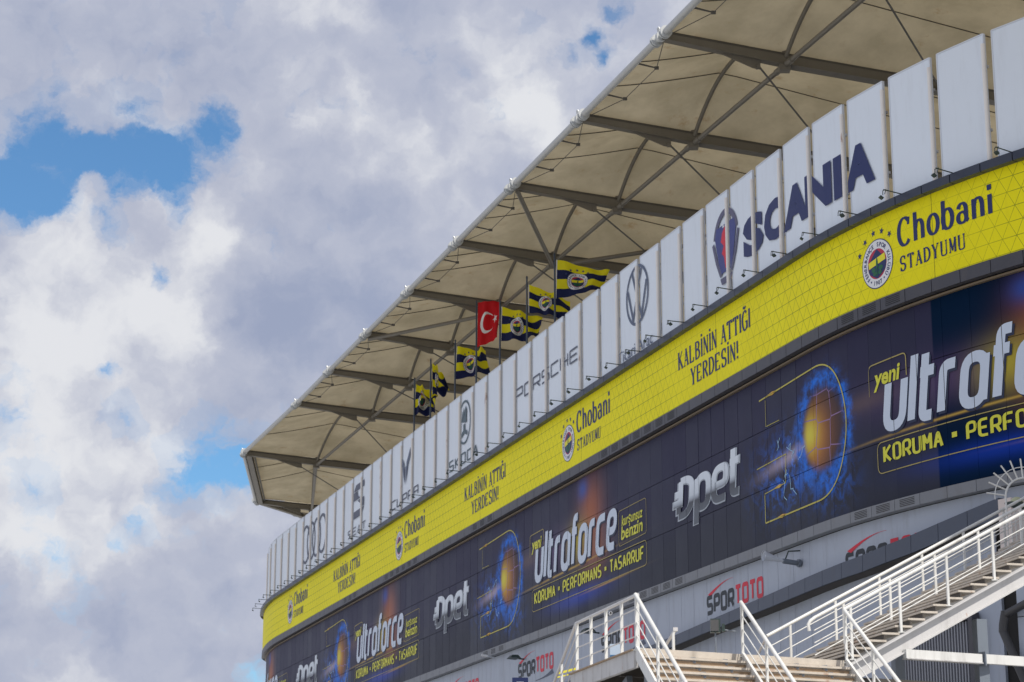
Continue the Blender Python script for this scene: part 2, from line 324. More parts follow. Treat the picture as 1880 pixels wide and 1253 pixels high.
SER = {'C': [(el(.52, .5, .50, .52, 48, 318), 0, .005), ([(.86, .72), (.92, 1.0)], 0, 0, .6)],
       'S': [(el(.5, .74, .40, .27, 25, 270, 16) + el(.5, .24, .42, .25, 90, -160, 16), 0, .005), ([(.86, .74), (.90, 1.0)], 0, 0, .5), ([(.10, .0), (.12, .26)], 0, 0, .5)],
       'T': [([(.5, 0), (.5, 1)], 0), ([(0, .98), (1, .98)], 0), ([(.04, .82), (.04, 1)], 0), ([(.96, .82), (.96, 1)], 0), ([(.3, .03), (.7, .03)], 0)],
       'A': [([(.08, 0), (.5, 1)], 0, 0, .4), ([(.46, 1.0), (.92, 0)], 0), ([(.22, .33), (.76, .33)], 0), ([(-.08, .03), (.24, .03)], 0), ([(.74, .03), (1.1, .03)], 0)],
       'D': [([(.1, 0), (.1, 1)], 0), ([(.1, .97)] + el(.35, .5, .62, .47, 90, -90, 18) + [(.1, .03)], 0, .005), ([(-.06, .97), (.1, .97)], 0), ([(-.06, .03), (.1, .03)], 0)],
       'Y': [([(.05, 1), (.5, .45)], 0), ([(.5, .45), (.95, 1)], 0, 0, .4), ([(.5, 0), (.5, .5)], 0), ([(-.1, .97), (.25, .97)], 0), ([(.78, .97), (1.1, .97)], 0), ([(.3, .03), (.7, .03)], 0)],
       'U': [([(.1, 1), (.1, .3)], 0), ([(.1, .35), (.1, 0), (.9, 0), (.9, .35)], 0, .35, .7), ([(.9, .3), (.9, 1)], 0, 0, .5), ([(-.06, .97), (.28, .97)], 0), ([(.74, .97), (1.06, .97)], 0)],
       'M': [([(.08, 0), (.08, 1)], 0, 0, .45), ([(.08, 1), (.5, .12)], 0), ([(.5, .12), (.92, 1)], 0, 0, .4), ([(.92, 0), (.92, 1)], 0), ([(-.06, .03), (.22, .03)], 0), ([(.74, .03), (1.08, .03)], 0)],
       'K': [([(.1, 0), (.1, 1)], 0), ([(.12, .42), (.88, 1)], 0, 0, .45), ([(.34, .58), (.95, 0)], 0), ([(-.06, .97), (.26, .97)], 0), ([(-.06, .03), (.26, .03)], 0), ([(.78, .03), (1.1, .03)], 0)],
       'L': [([(.1, 0), (.1, 1)], 0), ([(.0, .03), (.9, .03)], 0), ([(.87, 0), (.87, .25)], 0, 0, .5), ([(-.06, .97), (.28, .97)], 0)],
       'B': [([(.1, 0), (.1, 1)], 0), ([(.1, .97)] + el(.42, .76, .38, .21, 90, -90, 12) + [(.1, .55)], 0, .005), ([(.1, .52)] + el(.45, .275, .45, .245, 90, -90, 12) + [(.1, .03)], 0, .005)],
       'I': [([(.1, 0), (.1, 1)], 0), ([(-.06, .97), (.26, .97)], 0), ([(-.06, .03), (.26, .03)], 0)],
       'İ': [([(.1, 0), (.1, 1)], 0), ([(-.06, .97), (.26, .97)], 0), ([(-.06, .03), (.26, .03)], 0), ([(.1, 1.12), (.1, 1.26)], 0)],
       'N': [([(.08, 0), (.08, 1)], 0, 0, .45), ([(.08, 1), (.9, 0)], 0), ([(.9, 0), (.9, 1)], 0, 0, .45), ([(-.06, .03), (.22, .03)], 0), ([(.74, .97), (1.04, .97)], 0)],
       'Ğ': [(el(.52, .5, .50, .52, 48, 330), 0, .005), ([(.95, .05), (.95, .42)], 0), ([(.65, .42), (1.1, .42)], 0), ([(.25, 1.26), (.5, 1.12), (.75, 1.26)], 0, .2)],
       'E': [([(.1, 0), (.1, 1)], 0), ([(.1, .97), (.88, .97)], 0), ([(.1, .52), (.7, .52)], 0), ([(.1, .03), (.9, .03)], 0), ([(.88, .78), (.88, 1)], 0, 0, .5), ([(.9, 0), (.9, .24)], 0, 0, .5)],
       'R': [([(.1, 0), (.1, 1)], 0), ([(.1, .97)] + el(.42, .74, .42, .23, 90, -90, 12) + [(.1, .51)], 0, .005), ([(.45, .5), (.98, 0)], 0), ([(-.06, .03), (.28, .03)], 0)],
       '!': [([(.1, .3), (.1, 1)], 0), ([(.1, 0), (.1, .14)], 0)],
       'h': [([(.08, 0), (.08, 1.06)], 0), ([(.1, .44)] + el(.50, .45, .38, .27, 165, 0, 14) + [(.88, 0)], 0, .005), ([(-.08, .03), (.26, .03)], 0), ([(.70, .03), (1.05, .03)], 0), ([(-.08, 1.03), (.1, 1.03)], 0)],
       'o': [(el(.5, .35, .50, .37, 0, 360, 30, True), 1, .005)], 'b': [([(.08, 0), (.08, 1.06)], 0), (el(.50, .35, .48, .37, 0, 360, 30, True), 1, .005), ([(-.08, 1.03), (.1, 1.03)], 0)],
       'a': [(el(.46, .48, .38, .24, 165, 0, 12) + [(.84, .12), (1.02, .02)], 0, .005), (el(.44, .20, .40, .20, 35, 330, 20), 0, .005)],
       'n': [([(.08, 0), (.08, .72)], 0), ([(.1, .44)] + el(.50, .45, .38, .27, 165, 0, 14) + [(.88, 0)], 0, .005), ([(-.08, .03), (.26, .03)], 0), ([(.70, .03), (1.05, .03)], 0), ([(-.08, .69), (.1, .69)], 0)],
       'i': [([(.08, 0), (.08, .7)], 0), ([(-.06, .03), (.24, .03)], 0), ([(.08, .86), (.08, 1.06)], 0)]}
def strokes_text(txt, table, w, thin, r, cw=.62, gap=.22, narrow='', nw=0.0):
    out = P2(); x = 0
    for ch in txt:
        if ch == ' ': x += cw * .7; continue
        out.cur += 1
        kx = cw if ch not in narrow else nw
        for i, g in enumerate(table[ch]):
            pts, closed = g[0], g[1]; rr = g[2] if len(g) > 2 and g[2] else r; ws = g[3] if len(g) > 3 else 1.0
            pp = rnd([(a * kx if ch not in 'iIİl!' or table is not SER else a * .62, b) for a, b in pts], rr, 6, bool(closed)) if rr else [(a * kx, b) for a, b in pts]
            if table is not SER and ch in 'li': pp = [(0 + a, b) for a, b in pts]
            out.stroke([(x + a, b) for a, b in pp], w * ws, i, max(thin * 1.0, 0.02) if thin is not None else None, bool(closed))
        wid = kx if ch not in 'iIİl!' else (.12 if table is SER else 0.0)
        if ch in 'trf' and table is LC: wid = kx * .6
        x += wid + gap + w * .6
    return out
def font_text(txt, bold=0.0, track=1.0):
    c = bpy.data.curves.new('tmp', 'FONT'); c.body = txt; c.offset = bold; c.space_character = track; c.resolution_u = 3; c.fill_mode = 'FRONT'
    o = bpy.data.objects.new('tmp', c); COL.objects.link(o); bpy.context.view_layer.update()
    me = o.evaluated_get(bpy.context.evaluated_depsgraph_get()).to_mesh()
    p = P2(); p.v = [(v.co.x, v.co.y) for v in me.vertices]; p.f = [tuple(f.vertices) for f in me.polygons]; p.L = [0] * len(p.f)
    # connected islands, those that overlap in x belong to one letter
    par = list(range(len(p.v)))
    def fd(i):
        while par[i] != i: par[i] = par[par[i]]; i = par[i]
        return i
    for f in p.f:
        for i in f[1:]: par[fd(i)] = fd(f[0])
    ext = {}
    for i, (x, y) in enumerate(p.v):
        r_ = fd(i); a_, b_ = ext.get(r_, (x, x)); ext[r_] = (min(a_, x), max(b_, x))
    items = sorted(ext.items(), key=lambda q: q[1][0]); gid = {}; cur = -1; e = -1e9
    for r_, (a_, b_) in items:
        if a_ > e - 0.35 * (b_ - a_): cur += 1; e = b_
        else: e = max(e, b_)
        gid[r_] = cur
    p.g = [gid[fd(f[0])] for f in p.f]
    o.evaluated_get(bpy.context.evaluated_depsgraph_get()).to_mesh_clear()
    bpy.data.objects.remove(o); bpy.data.curves.remove(c)
    return p
def norm_cap(p, cap=0.7): p.v = [(x / cap, y / cap) for x, y in p.v]; return p

def wrap(p2, name, m, parent, off, **kw):
    if name in ('lettering', 'letter_shade', 'crest_rim', 'emblem'):
        o = None
        for q in p2.pieces(): o = wrap1(q, {'lettering': 'letter', 'letter_shade': 'letter_shade'}.get(name, 'star' if len(q.v) > 60 and name == 'crest_rim' else name), m, parent, off, **kw) if q.f else o
        return o
    return wrap1(p2, name, m, parent, off, **kw)
def wrap1(p2, name, m, parent, off, mp=None, cuts=None, slits=None, cut=0.7, M=None, lay=0.0015, proud=-1):
    """map a 2-D print on to a surface; x = metres to the right (= -s), y = height"""
    bm = bmesh.new()
    vs = [bm.verts.new((x, y, 0)) for x, y in p2.v]
    lay_l = bm.faces.layers.int.new('L')
    for f, L in zip(p2.f, p2.L):
        try:
            fc = bm.faces.new([vs[i] for i in f]); fc[lay_l] = L
            fc.normal_update()
            if fc.normal.z < 0: fc.normal_flip()
        except ValueError: pass
    a, b, _, _ = p2.bounds()
    xs = [] if cut is None else list(np.arange(a + cut, b, cut))
    if mp:
        _, _, y0_, y1_ = p2.bounds()
        for y in np.arange(y0_ + cut, y1_, cut): bmesh.ops.bisect_plane(bm, geom=bm.verts[:] + bm.edges[:] + bm.faces[:], plane_co=(0, y, 0), plane_no=(0, 1, 0))
    for x in xs: bmesh.ops.bisect_plane(bm, geom=bm.verts[:] + bm.edges[:] + bm.faces[:], plane_co=(x, 0, 0), plane_no=(1, 0, 0))
    if slits:
        for x, w in slits:
            if a < x < b:
                for e in (-w / 2, w / 2): bmesh.ops.bisect_plane(bm, geom=bm.verts[:] + bm.edges[:] + bm.faces[:], plane_co=(x + e, 0, 0), plane_no=(1, 0, 0))
        dele = [f for f in bm.faces if any(abs(f.calc_center_median().x - x) < w / 2 for x, w in slits)]
        bmesh.ops.delete(bm, geom=dele, context='FACES')
    V, F = [], []
    for f in bm.faces:
        k = len(V); L = f[lay_l]
        for v in f.verts:
            V.append(tuple(mp(v.co.x, v.co.y, L) if mp else fpt(-v.co.x, v.co.y, off + proud * L * lay)))
        F.append(tuple(range(k, k + len(f.verts))))
    bm.free()
    me = bpy.data.meshes.new(name); me.from_pydata(V, [], F); me.update()
    return link(name, me, parent, M, m)

# ------------------------------------------------------------------ materials
M_white = mat('white_panel_sheet', (0.78, 0.85, 0.93), 0.40, var=0.03, vscale=0.6, dirt=0.07)
M_wframe = mat('panel_edge_metal', (0.66, 0.70, 0.76), 0.4, var=0.05)
M_post = mat('post_paint', (0.86, 0.83, 0.79), 0.5, var=0.05, rust=0.40, rustz=0.22, dirt=0.12)
M_trim = mat('dark_trim_metal', (0.032, 0.042, 0.070), 0.38, var=0.10, dirt=0.2)
M_trim2 = mat('lower_trim_metal', (0.06, 0.06, 0.072), 0.42, var=0.12, dirt=0.3)
M_soff = mat('soffit_black', (0.012, 0.011, 0.010), 0.8)
M_gold = mat('brown_strip', (0.22, 0.17, 0.11), 0.45, var=0.15)
M_grey = mat('grey_cladding', (0.42, 0.465, 0.545), 0.45, var=0.05, vscale=0.5, dirt=0.22)
M_ledge = mat('ledge_metal', (0.075, 0.09, 0.125), 0.45, var=0.05, dirt=0.10)
M_black = mat('vent_black', (0.02, 0.02, 0.022), 0.7)
M_navy = mat('navy_print', (0.010, 0.022, 0.12), 0.5, var=0.05)
M_slate = mat('slate_print', (0.085, 0.10, 0.15), 0.5, var=0.05)
M_skoda = mat('teal_grey_print', (0.075, 0.12, 0.15), 0.5, var=0.05)
M_steelp = mat('bluegrey_print', (0.10, 0.13, 0.21), 0.5, var=0.05)
M_blackp = mat('black_print', (0.015, 0.022, 0.032), 0.5)
M_redp = mat('red_print', (0.68, 0.008, 0.035), 0.45, var=0.06)
M_red2 = mat('crest_red_print', (0.50, 0.02, 0.06), 0.5)
M_whitep = mat('white_print', (0.80, 0.81, 0.82), 0.45, var=0.03)
M_yelp = mat('yellow_print', (0.86, 0.78, 0.02), 0.5, var=0.05)
M_ylin = mat('gold_line_print', (0.42, 0.34, 0.10), 0.5, var=0.4, vscale=1.2)
M_green = mat('green_print', (0.01, 0.12, 0.05), 0.5)
M_darkpole = mat('pole_paint', (0.05, 0.07, 0.10), 0.35, var=0.1)
M_lampg = mat('green_black_lamp_metal', (0.03, 0.05, 0.045), 0.4)
M_roofst = mat('roof_steel_paint', (0.17, 0.155, 0.125), 0.5, var=0.12, dirt=0.25)
M_roofdk = mat('roof_dark_rail', (0.10, 0.095, 0.085), 0.6, var=0.2)
M_pipe = mat('pipe_paint', (0.46, 0.47, 0.46), 0.38, var=0.08, dirt=0.12)
M_collar = mat('collar_galvanised', (0.52, 0.54, 0.54), 0.4, metal=0.2, var=0.08)
M_rail = mat('railing_white_paint', (0.72, 0.73, 0.71), 0.4, var=0.08, dirt=0.32, rust=0.05)
M_stringer = mat('stringer_paint', (0.60, 0.60, 0.60), 0.5, var=0.05, rust=0.12, dirt=0.2)
M_beamw = mat('weathered_steel', (0.55, 0.55, 0.55), 0.6, var=0.15, rust=0.3, dirt=0.7)
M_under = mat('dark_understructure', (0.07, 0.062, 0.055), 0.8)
M_nose = mat('step_nosing', (0.56, 0.51, 0.44), 0.7, var=0.18, vscale=5, rust=0.5, rustz=1, dirt=0.35, bump=0.3)
M_riser = mat('step_board', (0.36, 0.26, 0.17), 0.8, var=0.35, vscale=9, rust=0.25, rustz=1, bump=0.5, bscale=60)
M_steel = mat('grey_brace_steel', (0.17, 0.20, 0.24), 0.5, var=0.15, dirt=0.3)
M_pier = mat('pale_pier_render', (0.70, 0.62, 0.58), 0.7, var=0.04)
M_dpipe = mat('dark_duct', (0.055, 0.055, 0.058), 0.5, var=0.1)
M_louv = mat('louvre_slat', (0.30, 0.31, 0.34), 0.45, var=0.06)
M_yelbar = mat('yellow_paint', (0.75, 0.68, 0.05), 0.5)

def crest_colours(): return {0: M_navy, 1: M_whitep, 2: M_red2, 3: M_navy, 4: M_yelp, 5: M_green}

# chrome lettering: prints from light grey at the top to near black below
def chrome_material():
    m, n, b = newmat('chrome_print'); z = n.n('ShaderNodeSeparateXYZ'); n.put(z.inputs[0], n.n('ShaderNodeNewGeometry').outputs['Position'])
    r = n.n('ShaderNodeMapRange'); n.put(r.inputs[0], z.outputs[2]); r.inputs[1].default_value = 18.9; r.inputs[2].default_value = 20.2
    rp = n.n('ShaderNodeValToRGB'); n.put(rp.inputs[0], r.outputs[0]); e = rp.color_ramp.elements
    e[0].position = 0.0; e[0].color = (0.10, 0.115, 0.14, 1); e[1].position = 1.0; e[1].color = (0.72, 0.78, 0.85, 1)
    for p, c in ((0.38, (0.05, 0.055, 0.07, 1)), (0.5, (0.38, 0.42, 0.48, 1)), (0.62, (0.62, 0.68, 0.74, 1))):
        x = e.new(p); x.color = c
    n.put(b.inputs['Base Color'], rp.outputs[0]); b.inputs['Roughness'].default_value = 0.45
    return m
M_chrome = chrome_material()

def banner_material():
    m, n, b = newmat('yellow_banner_print')
    sp = n.n('ShaderNodeSeparateXYZ'); n.put(sp.inputs[0], n.n('ShaderNodeUVMap').outputs[0]); s, h = sp.outputs[0], sp.outputs[1]
    rh, bb = 0.545, 0.63
    def lines(x, w):
        f = n.m('ABSOLUTE', n.m('SUBTRACT', n.m('FRACT', x), 0.5)); return n.m('SUBTRACT', 1.0, n.step(n.m('SUBTRACT', 0.5, f), w * 0.4, w))
    a = n.m('DIVIDE', n.m('SUBTRACT', h, 23.85), rh); c = n.m('DIVIDE', s, bb)
    L = n.m('MAXIMUM', lines(a, 0.034), n.m('MAXIMUM', lines(n.m('ADD', c, n.m('MULTIPLY', a, .5)), 0.026), lines(n.m('SUBTRACT', c, n.m('MULTIPLY', a, .5)), 0.026)))
    # the grid is printed fainter round the lettering
    t = n.m('FLOORED_MODULO', n.m('ADD', s, 12.8), 33.4)
    near = n.m('MAXIMUM', n.gauss(t, h, 4.6, 25.3, 3.8, 9.0), n.gauss(t, h, 21.4, 25.2, 4.6, 9.0))
    fade = n.m('SUBTRACT', 1.0, n.m('MULTIPLY', near, 0.80))
    pos = n.n('ShaderNodeNewGeometry').outputs['Position']
    v = n.noise(pos, 0.35, 5, 0.6)
    base = n.mix(v, (0.88, 0.785, 0.006), (0.98, 0.885, 0.012))
    wh = n.n('ShaderNodeTexWhiteNoise', noise_dimensions='1D'); n.put(wh.inputs['W'], n.m('FLOOR', n.m('DIVIDE', s, 1.442)))
    base = n.mix(n.m('MULTIPLY', wh.outputs[0], 0.10), base, (0.70, 0.58, 0.01))
    stn = n.step(n.noise(n.comb(n.m('MULTIPLY', s, 2.5), n.m('MULTIPLY', h, .3)), 1.2, 7, .65), .52, .78)
    base = n.mix(n.m('MULTIPLY', stn, 0.16), base, (0.45, 0.38, 0.05))
    seam = lines(n.m('DIVIDE', n.m('ADD', s, 9.0), 17.3), 0.0015)
    col = n.mix(n.m('MULTIPLY', L, n.m('MULTIPLY', fade, 0.8)), base, (0.16, 0.20, 0.015))
    col = n.mix(n.m('MULTIPLY', seam, 0.7), col, (0.15, 0.13, 0.01))
    n.put(b.inputs['Base Color'], col); b.inputs['Roughness'].default_value = 0.55; b.inputs['Specular IOR Level'].default_value = 0.16
    bn = n.n('ShaderNodeBump'); bn.inputs['Strength'].default_value = 0.25; bn.inputs['Distance'].default_value = 0.05
    n.put(bn.inputs['Height'], n.noise(pos, 0.8, 4)); n.put(b.inputs['Normal'], bn.outputs[0])
    return m
M_banner = banner_material()

PER = 39.3; SREF = 34.2
def wallprint_material():
    m, n, b = newmat('printed_cladding')
    sp = n.n('ShaderNodeSeparateXYZ'); n.put(sp.inputs[0], n.n('ShaderNodeUVMap').outputs[0]); s, h = sp.outputs[0], sp.outputs[1]
    T = n.m('SUBTRACT', n.m('FLOORED_MODULO', n.m('ADD', n.m('SUBTRACT', SREF, s), 12.0), PER), 12.0)
    P = n.comb(T, h)
    uv3 = n.comb(s, h)
    nz = n.noise(uv3, 0.9, 6, 0.6)
    vz = n.noise(n.vm('MULTIPLY', uv3, (0.7, 0.12, 1)), 1.0, 3)
    right = n.m('SUBTRACT', 1.0, n.step(s, -8.35, -8.25))
    oi = n.n('ShaderNodeObjectInfo').outputs['Random']
    base = n.mix(n.m('ADD', n.m('MULTIPLY', vz, .5), n.m('MULTIPLY', oi, .5)), (0.010, 0.011, 0.040), (0.022, 0.020, 0.062))
    base = n.mix(n.step(h, 20.5, 17.0), base, (0.019, 0.022, 0.040))
    base = n.mix(right, base, (0.001, 0.013, 0.040))
    def add(c, f, col, k=1.0): return n.mix(n.m('MULTIPLY', f, k, clamp=True), c, col)
    c = base
    c = add(c, n.gauss(T, h, 4.5, 20.2, 5.2, 0.9), (0.11, 0.07, 0.16), 0.7)
    c = add(c, n.gauss(T, h, 8.9, 21.2, 1.6, 1.6), (0.44, 0.13, 0.05), 0.8)
    c = add(c, n.gauss(T, h, 6.9, 20.1, 1.5, 0.9), (0.50, 0.42, 0.04), 0.85)
    c = add(c, n.gauss(T, h, 9.4, 19.2, 1.8, 1.1), (0.36, 0.13, 0.06), 0.7)
    c = add(c, n.gauss(T, h, 7.8, 22.6, 0.7, 0.5), (0.03, 0.09, 0.40), 0.8)
    c = add(c, n.gauss(T, h, 7.0, 17.25, 4.2, 0.42), (0.012, 0.05, 0.42), 0.8)
    c = add(c, n.gauss(T, n.m('SUBTRACT', h, n.m('MULTIPLY', T, .02)), 5.0, 18.72, 6.0, 0.05), (0.62, 0.40, 0.08), 0.8)
    c = add(c, n.gauss(T, n.m('SUBTRACT', h, n.m('MULTIPLY', T, .02)), 11.5, 17.15, 3.0, 0.05), (0.62, 0.36, 0.08), 0.8)
    c = add(c, n.gauss(T, h, -1.0, 20.3, 1.8, 0.35), (0.16, 0.10, 0.09), 0.5)
    # the ball: dark globe with seams, lit orange on its left, in a blue ring of flame
    bx, by = -4.2, 19.95
    dx = n.m('SUBTRACT', T, bx); dy = n.m('SUBTRACT', h, by)
    wob = n.m('MULTIPLY', n.m('SUBTRACT', n.noise(P, 1.5, 8, 0.7), 0.5), 1.7)
    r = n.m('SQRT', n.m('ADD', n.m('MULTIPLY', dx, dx), n.m('MULTIPLY', dy, dy)))
    rw = n.m('ADD', r, wob)
    ang = n.gauss(T, h, -7.4, 18.9, 2.6, 1.3)
    flame = n.m('MULTIPLY', ang, n.step(n.noise(P, 1.6, 8, 0.68, 0.8), 0.44, 0.62))
    c = add(c, flame, (0.02, 0.16, 0.72), 1.0)
    c = add(c, n.gauss(T, n.m('SUBTRACT', h, n.m('MULTIPLY', T, .10)), -7.2, 20.15, 2.4, 0.28), (0.50, 0.42, 0.55), 0.75)
    ring = n.m('EXPONENT', n.m('MULTIPLY', n.m('POWER', n.m('DIVIDE', n.m('SUBTRACT', rw, 2.0), 0.36), 2.0), -1.0))
    c = add(c, n.m('MULTIPLY', ring, n.step(n.noise(P, 2.2, 6, 0.7), 0.32, 0.6)), (0.01, 0.17, 0.75), 1.0)
    low = n.m('MULTIPLY', n.gauss(T, h, -3.6, 17.7, 1.4, 0.8), n.step(n.noise(P, 1.5, 8, 0.7, 0.6), 0.42, 0.6))
    c = add(c, low, (0.012, 0.15, 0.70), 1.0)
    inside = n.m('SUBTRACT', 1.0, n.step(r, 1.30, 1.88))
    g = n.mix(n.gauss(T, h, -5.0, 19.7, 1.3, 1.3), (0.035, 0.020, 0.028), (0.55, 0.19, 0.02))
    g = n.mix(n.gauss(T, h, -5.3, 19.9, 0.75, 0.7), g, (0.72, 0.62, 0.06))
    vo = n.n('ShaderNodeTexVoronoi', feature='DISTANCE_TO_EDGE'); n.put(vo.inputs['Vector'], P); vo.inputs['Scale'].default_value = 0.92; vo.inputs['Randomness'].default_value = 0.35
    g = n.mix(n.m('SUBTRACT', 1.0, n.step(vo.outputs[0], 0.008, 0.030)), g, (0.30, 0.18, 0.36))
    c = n.mix(inside, c, g)
    n.put(b.inputs['Base Color'], c)
    n.put(b.inputs['Roughness'], n.m('ADD', 0.36, n.m('ADD', n.m('MULTIPLY', nz, 0.12), n.m('MULTIPLY', oi, 0.10))))
    n.put(b.inputs['Specular IOR Level'], n.m('ADD', 0.22, n.m('MULTIPLY', right, -0.19)))
    bn = n.n('ShaderNodeBump'); bn.inputs['Strength'].default_value = 0.12; bn.inputs['Distance'].default_value = 0.05
    n.put(bn.inputs['Height'], n.noise(n.n('ShaderNodeNewGeometry').outputs['Position'], 1.1, 4, 0.6, 1.0)); n.put(b.inputs['Normal'], bn.outputs[0])
    return m
M_wallp = wallprint_material()

def membrane_material():
    m, n, b = newmat('roof_membrane')
    pos = n.n('ShaderNodeNewGeometry').outputs['Position']
    f = n.step(n.noise(pos, 0.28, 7, 0.62), 0.34, 0.66)
    col = n.mix(f, (0.46, 0.425, 0.335), (0.62, 0.575, 0.465))
    st = n.step(n.noise(n.vm('MULTIPLY', pos, (1, 1, 0.4)), 0.9, 8, 0.7), 0.56, 0.74)
    col = n.mix(n.m('MULTIPLY', st, 0.6), col, (0.36, 0.24, 0.13))
    sp = n.step(n.noise(pos, 6.0, 3, 0.5), 0.74, 0.80); col = n.mix(n.m('MULTIPLY', sp, 0.5), col, (0.15, 0.12, 0.09))
    d = n.n('ShaderNodeBsdfDiffuse'); n.put(d.inputs[0], col)
    t = n.n('ShaderNodeBsdfTranslucent'); n.put(t.inputs[0], n.mix(1.0, col, (1.0, 0.88, 0.62), 'MULTIPLY'))
    mx = n.n('ShaderNodeMixShader'); mx.inputs[0].default_value = 0.17
    n.t.links.new(d.outputs[0], mx.inputs[1]); n.t.links.new(t.outputs[0], mx.inputs[2])
    n.t.links.new(mx.outputs[0], n.t.nodes['Material Output'].inputs[0])
    return m
M_memb = membrane_material()

def flag_material(name, red=False):
    m, n, b = newmat(name)
    sp = n.n('ShaderNodeSeparateXYZ'); n.put(sp.inputs[0], n.n('ShaderNodeUVMap').outputs[0]); y = sp.outputs[1]; x = sp.outputs[0]
    if red: col = (0.62, 0.008, 0.015)
    else:
        st = n.step(n.m('FRACT', n.m('ADD', n.m('MULTIPLY', y, 2.0), 0.0)), 0.498, 0.502)
        col = n.mix(st, (0.006, 0.012, 0.07), (0.80, 0.72, 0.01))
    col = n.mix(n.step(x, 0.018, 0.022), (0.7, 0.7, 0.72), col) if not red else col
    d = n.n('ShaderNodeBsdfTranslucent'); n.put(d.inputs[0], col); n.put(b.inputs['Base Color'], col); b.inputs['Roughness'].default_value = 0.75
    mx = n.n('ShaderNodeMixShader'); mx.inputs[0].default_value = 0.38
    n.t.links.new(b.outputs[0], mx.inputs[1]); n.t.links.new(d.outputs[0], mx.inputs[2]); n.t.links.new(mx.outputs[0], n.t.nodes['Material Output'].inputs[0])
    return m
M_flag = flag_material('striped_flag_cloth'); M_flagr = flag_material('red_flag_cloth', True)

# ================================================================== SETTING
gm = mat('concrete_paving', (0.46, 0.46, 0.45), 0.9, var=0.2, vscale=0.6, bump=0.4)
g = MB(); g.add([(-1500, -1500, 0), (1500, -1500, 0), (1500, 1500, 0), (-1500, 1500, 0)], [(0, 1, 2, 3)])
tag(g.obj('ground', gm), kind='structure')

# ================================================================== STADIUM BUILDING (walls, trims, ledge)
base_loc = fpt(20, 0, 10)
bld = thing('stadium_building', base_loc, 'long curved stadium building with grey clad base, dark trims and a sloping dark ledge', 'stadium')
STEP = 1.442; S0 = 12.79
KMIN = int(math.ceil((SMIN + 2 - S0) / STEP)); KMAX = int((112 - S0) / STEP)
cells = [S0 + STEP * (k + .5) for k in range(KMIN, KMAX)]           # centres of facade bays
def strip(name, m, profile, s0, s1, parent, step=1.0, closed=True):
    """extrude a profile [(off, h), ...] along the facade"""
    ss = list(np.arange(s0, s1, step)) + [s1]; mb = MB(); n = len(profile)
    vs = [fpt(s, h, o) for s in ss for o, h in profile]
    fs = []
    for i in range(len(ss) - 1):
        for k in range(n if closed else n - 1):
            a, b = i * n + k, i * n + (k + 1) % n
            fs.append((a, b, b + n, a + n))
    if closed: fs += [tuple(range(n))[::-1], tuple(range((len(ss) - 1) * n, len(ss) * n))]
    mb.add(vs, fs); return mb.obj(name, m, parent)
# core walls behind the claddings
strip('core_wall', M_soff, [(0.62, 0.0), (0.62, 26.9), (6.0, 26.9), (6.0, 0.0)], SMIN + 1, SMAX - 1, bld)
strip('terrace_slab', M_soff, [(0.63, 26.92), (0.63, 27.15), (19.0, 27.15), (19.0, 26.92)], SMIN + 1, 110, bld, 2.0)
# coping of dark tiles above the banner
def tile_run(name, m, w, z0, z1, off_out, depth, gap=0.03, skip=None, lean=0.0):
    """alike tiles share one mesh"""
    proto = MB(); ww = w - gap; hh = z1 - z0
    proto.add([(-ww / 2, 0, 0), (ww / 2, 0, 0), (ww / 2, lean, hh), (-ww / 2, lean, hh), (-ww / 2, depth, 0), (ww / 2, depth, 0), (ww / 2, depth, hh), (-ww / 2, depth, hh)],
              [(0, 1, 2, 3), (5, 4, 7, 6), (1, 5, 6, 2), (4, 0, 3, 7), (3, 2, 6, 7), (4, 5, 1, 0)])
    me = proto.mesh(name); me.materials.append(m); out = []
    for s in cells:
        if skip and skip(s): continue
        out.append(link(name, me, bld, fframe(s, z0, off_out, w / 2)))
    return out
tile_run('coping_tile', M_trim, STEP, 26.98, 27.30, -0.30, 0.36)
strip('coping_soffit', M_soff, [(-0.26, 26.99), (-0.26, 27.2), (0.5, 27.2), (0.5, 26.99)], SMIN + 1, SMAX - 1, bld)
t2 = tile_run('sill_tile', M_trim2, STEP, 23.32, 23.80, -0.05, 0.30)
strip('sill_backing', M_soff, [(-0.02, 23.36), (-0.02, 23.78), (0.6, 23.78), (0.6, 23.36)], SMIN + 1, SMAX - 1, bld)
strip('brown_strip', M_gold, [(0.22, 23.20), (0.22, 23.275), (0.55, 23.275), (0.55, 23.20)], SMIN + 1, SMAX - 1, bld)
t3 = tile_run('lower_sill_tile', mat('lower_sill_metal', (0.20, 0.21, 0.23), 0.42, var=0.08, dirt=0.25), STEP, 15.86, 16.27, 0.18, 0.34)
strip('lower_soffit', M_soff, [(0.22, 15.87), (0.22, 16.2), (0.61, 16.2), (0.61, 15.87)], SMIN + 1, SMAX - 1, bld)
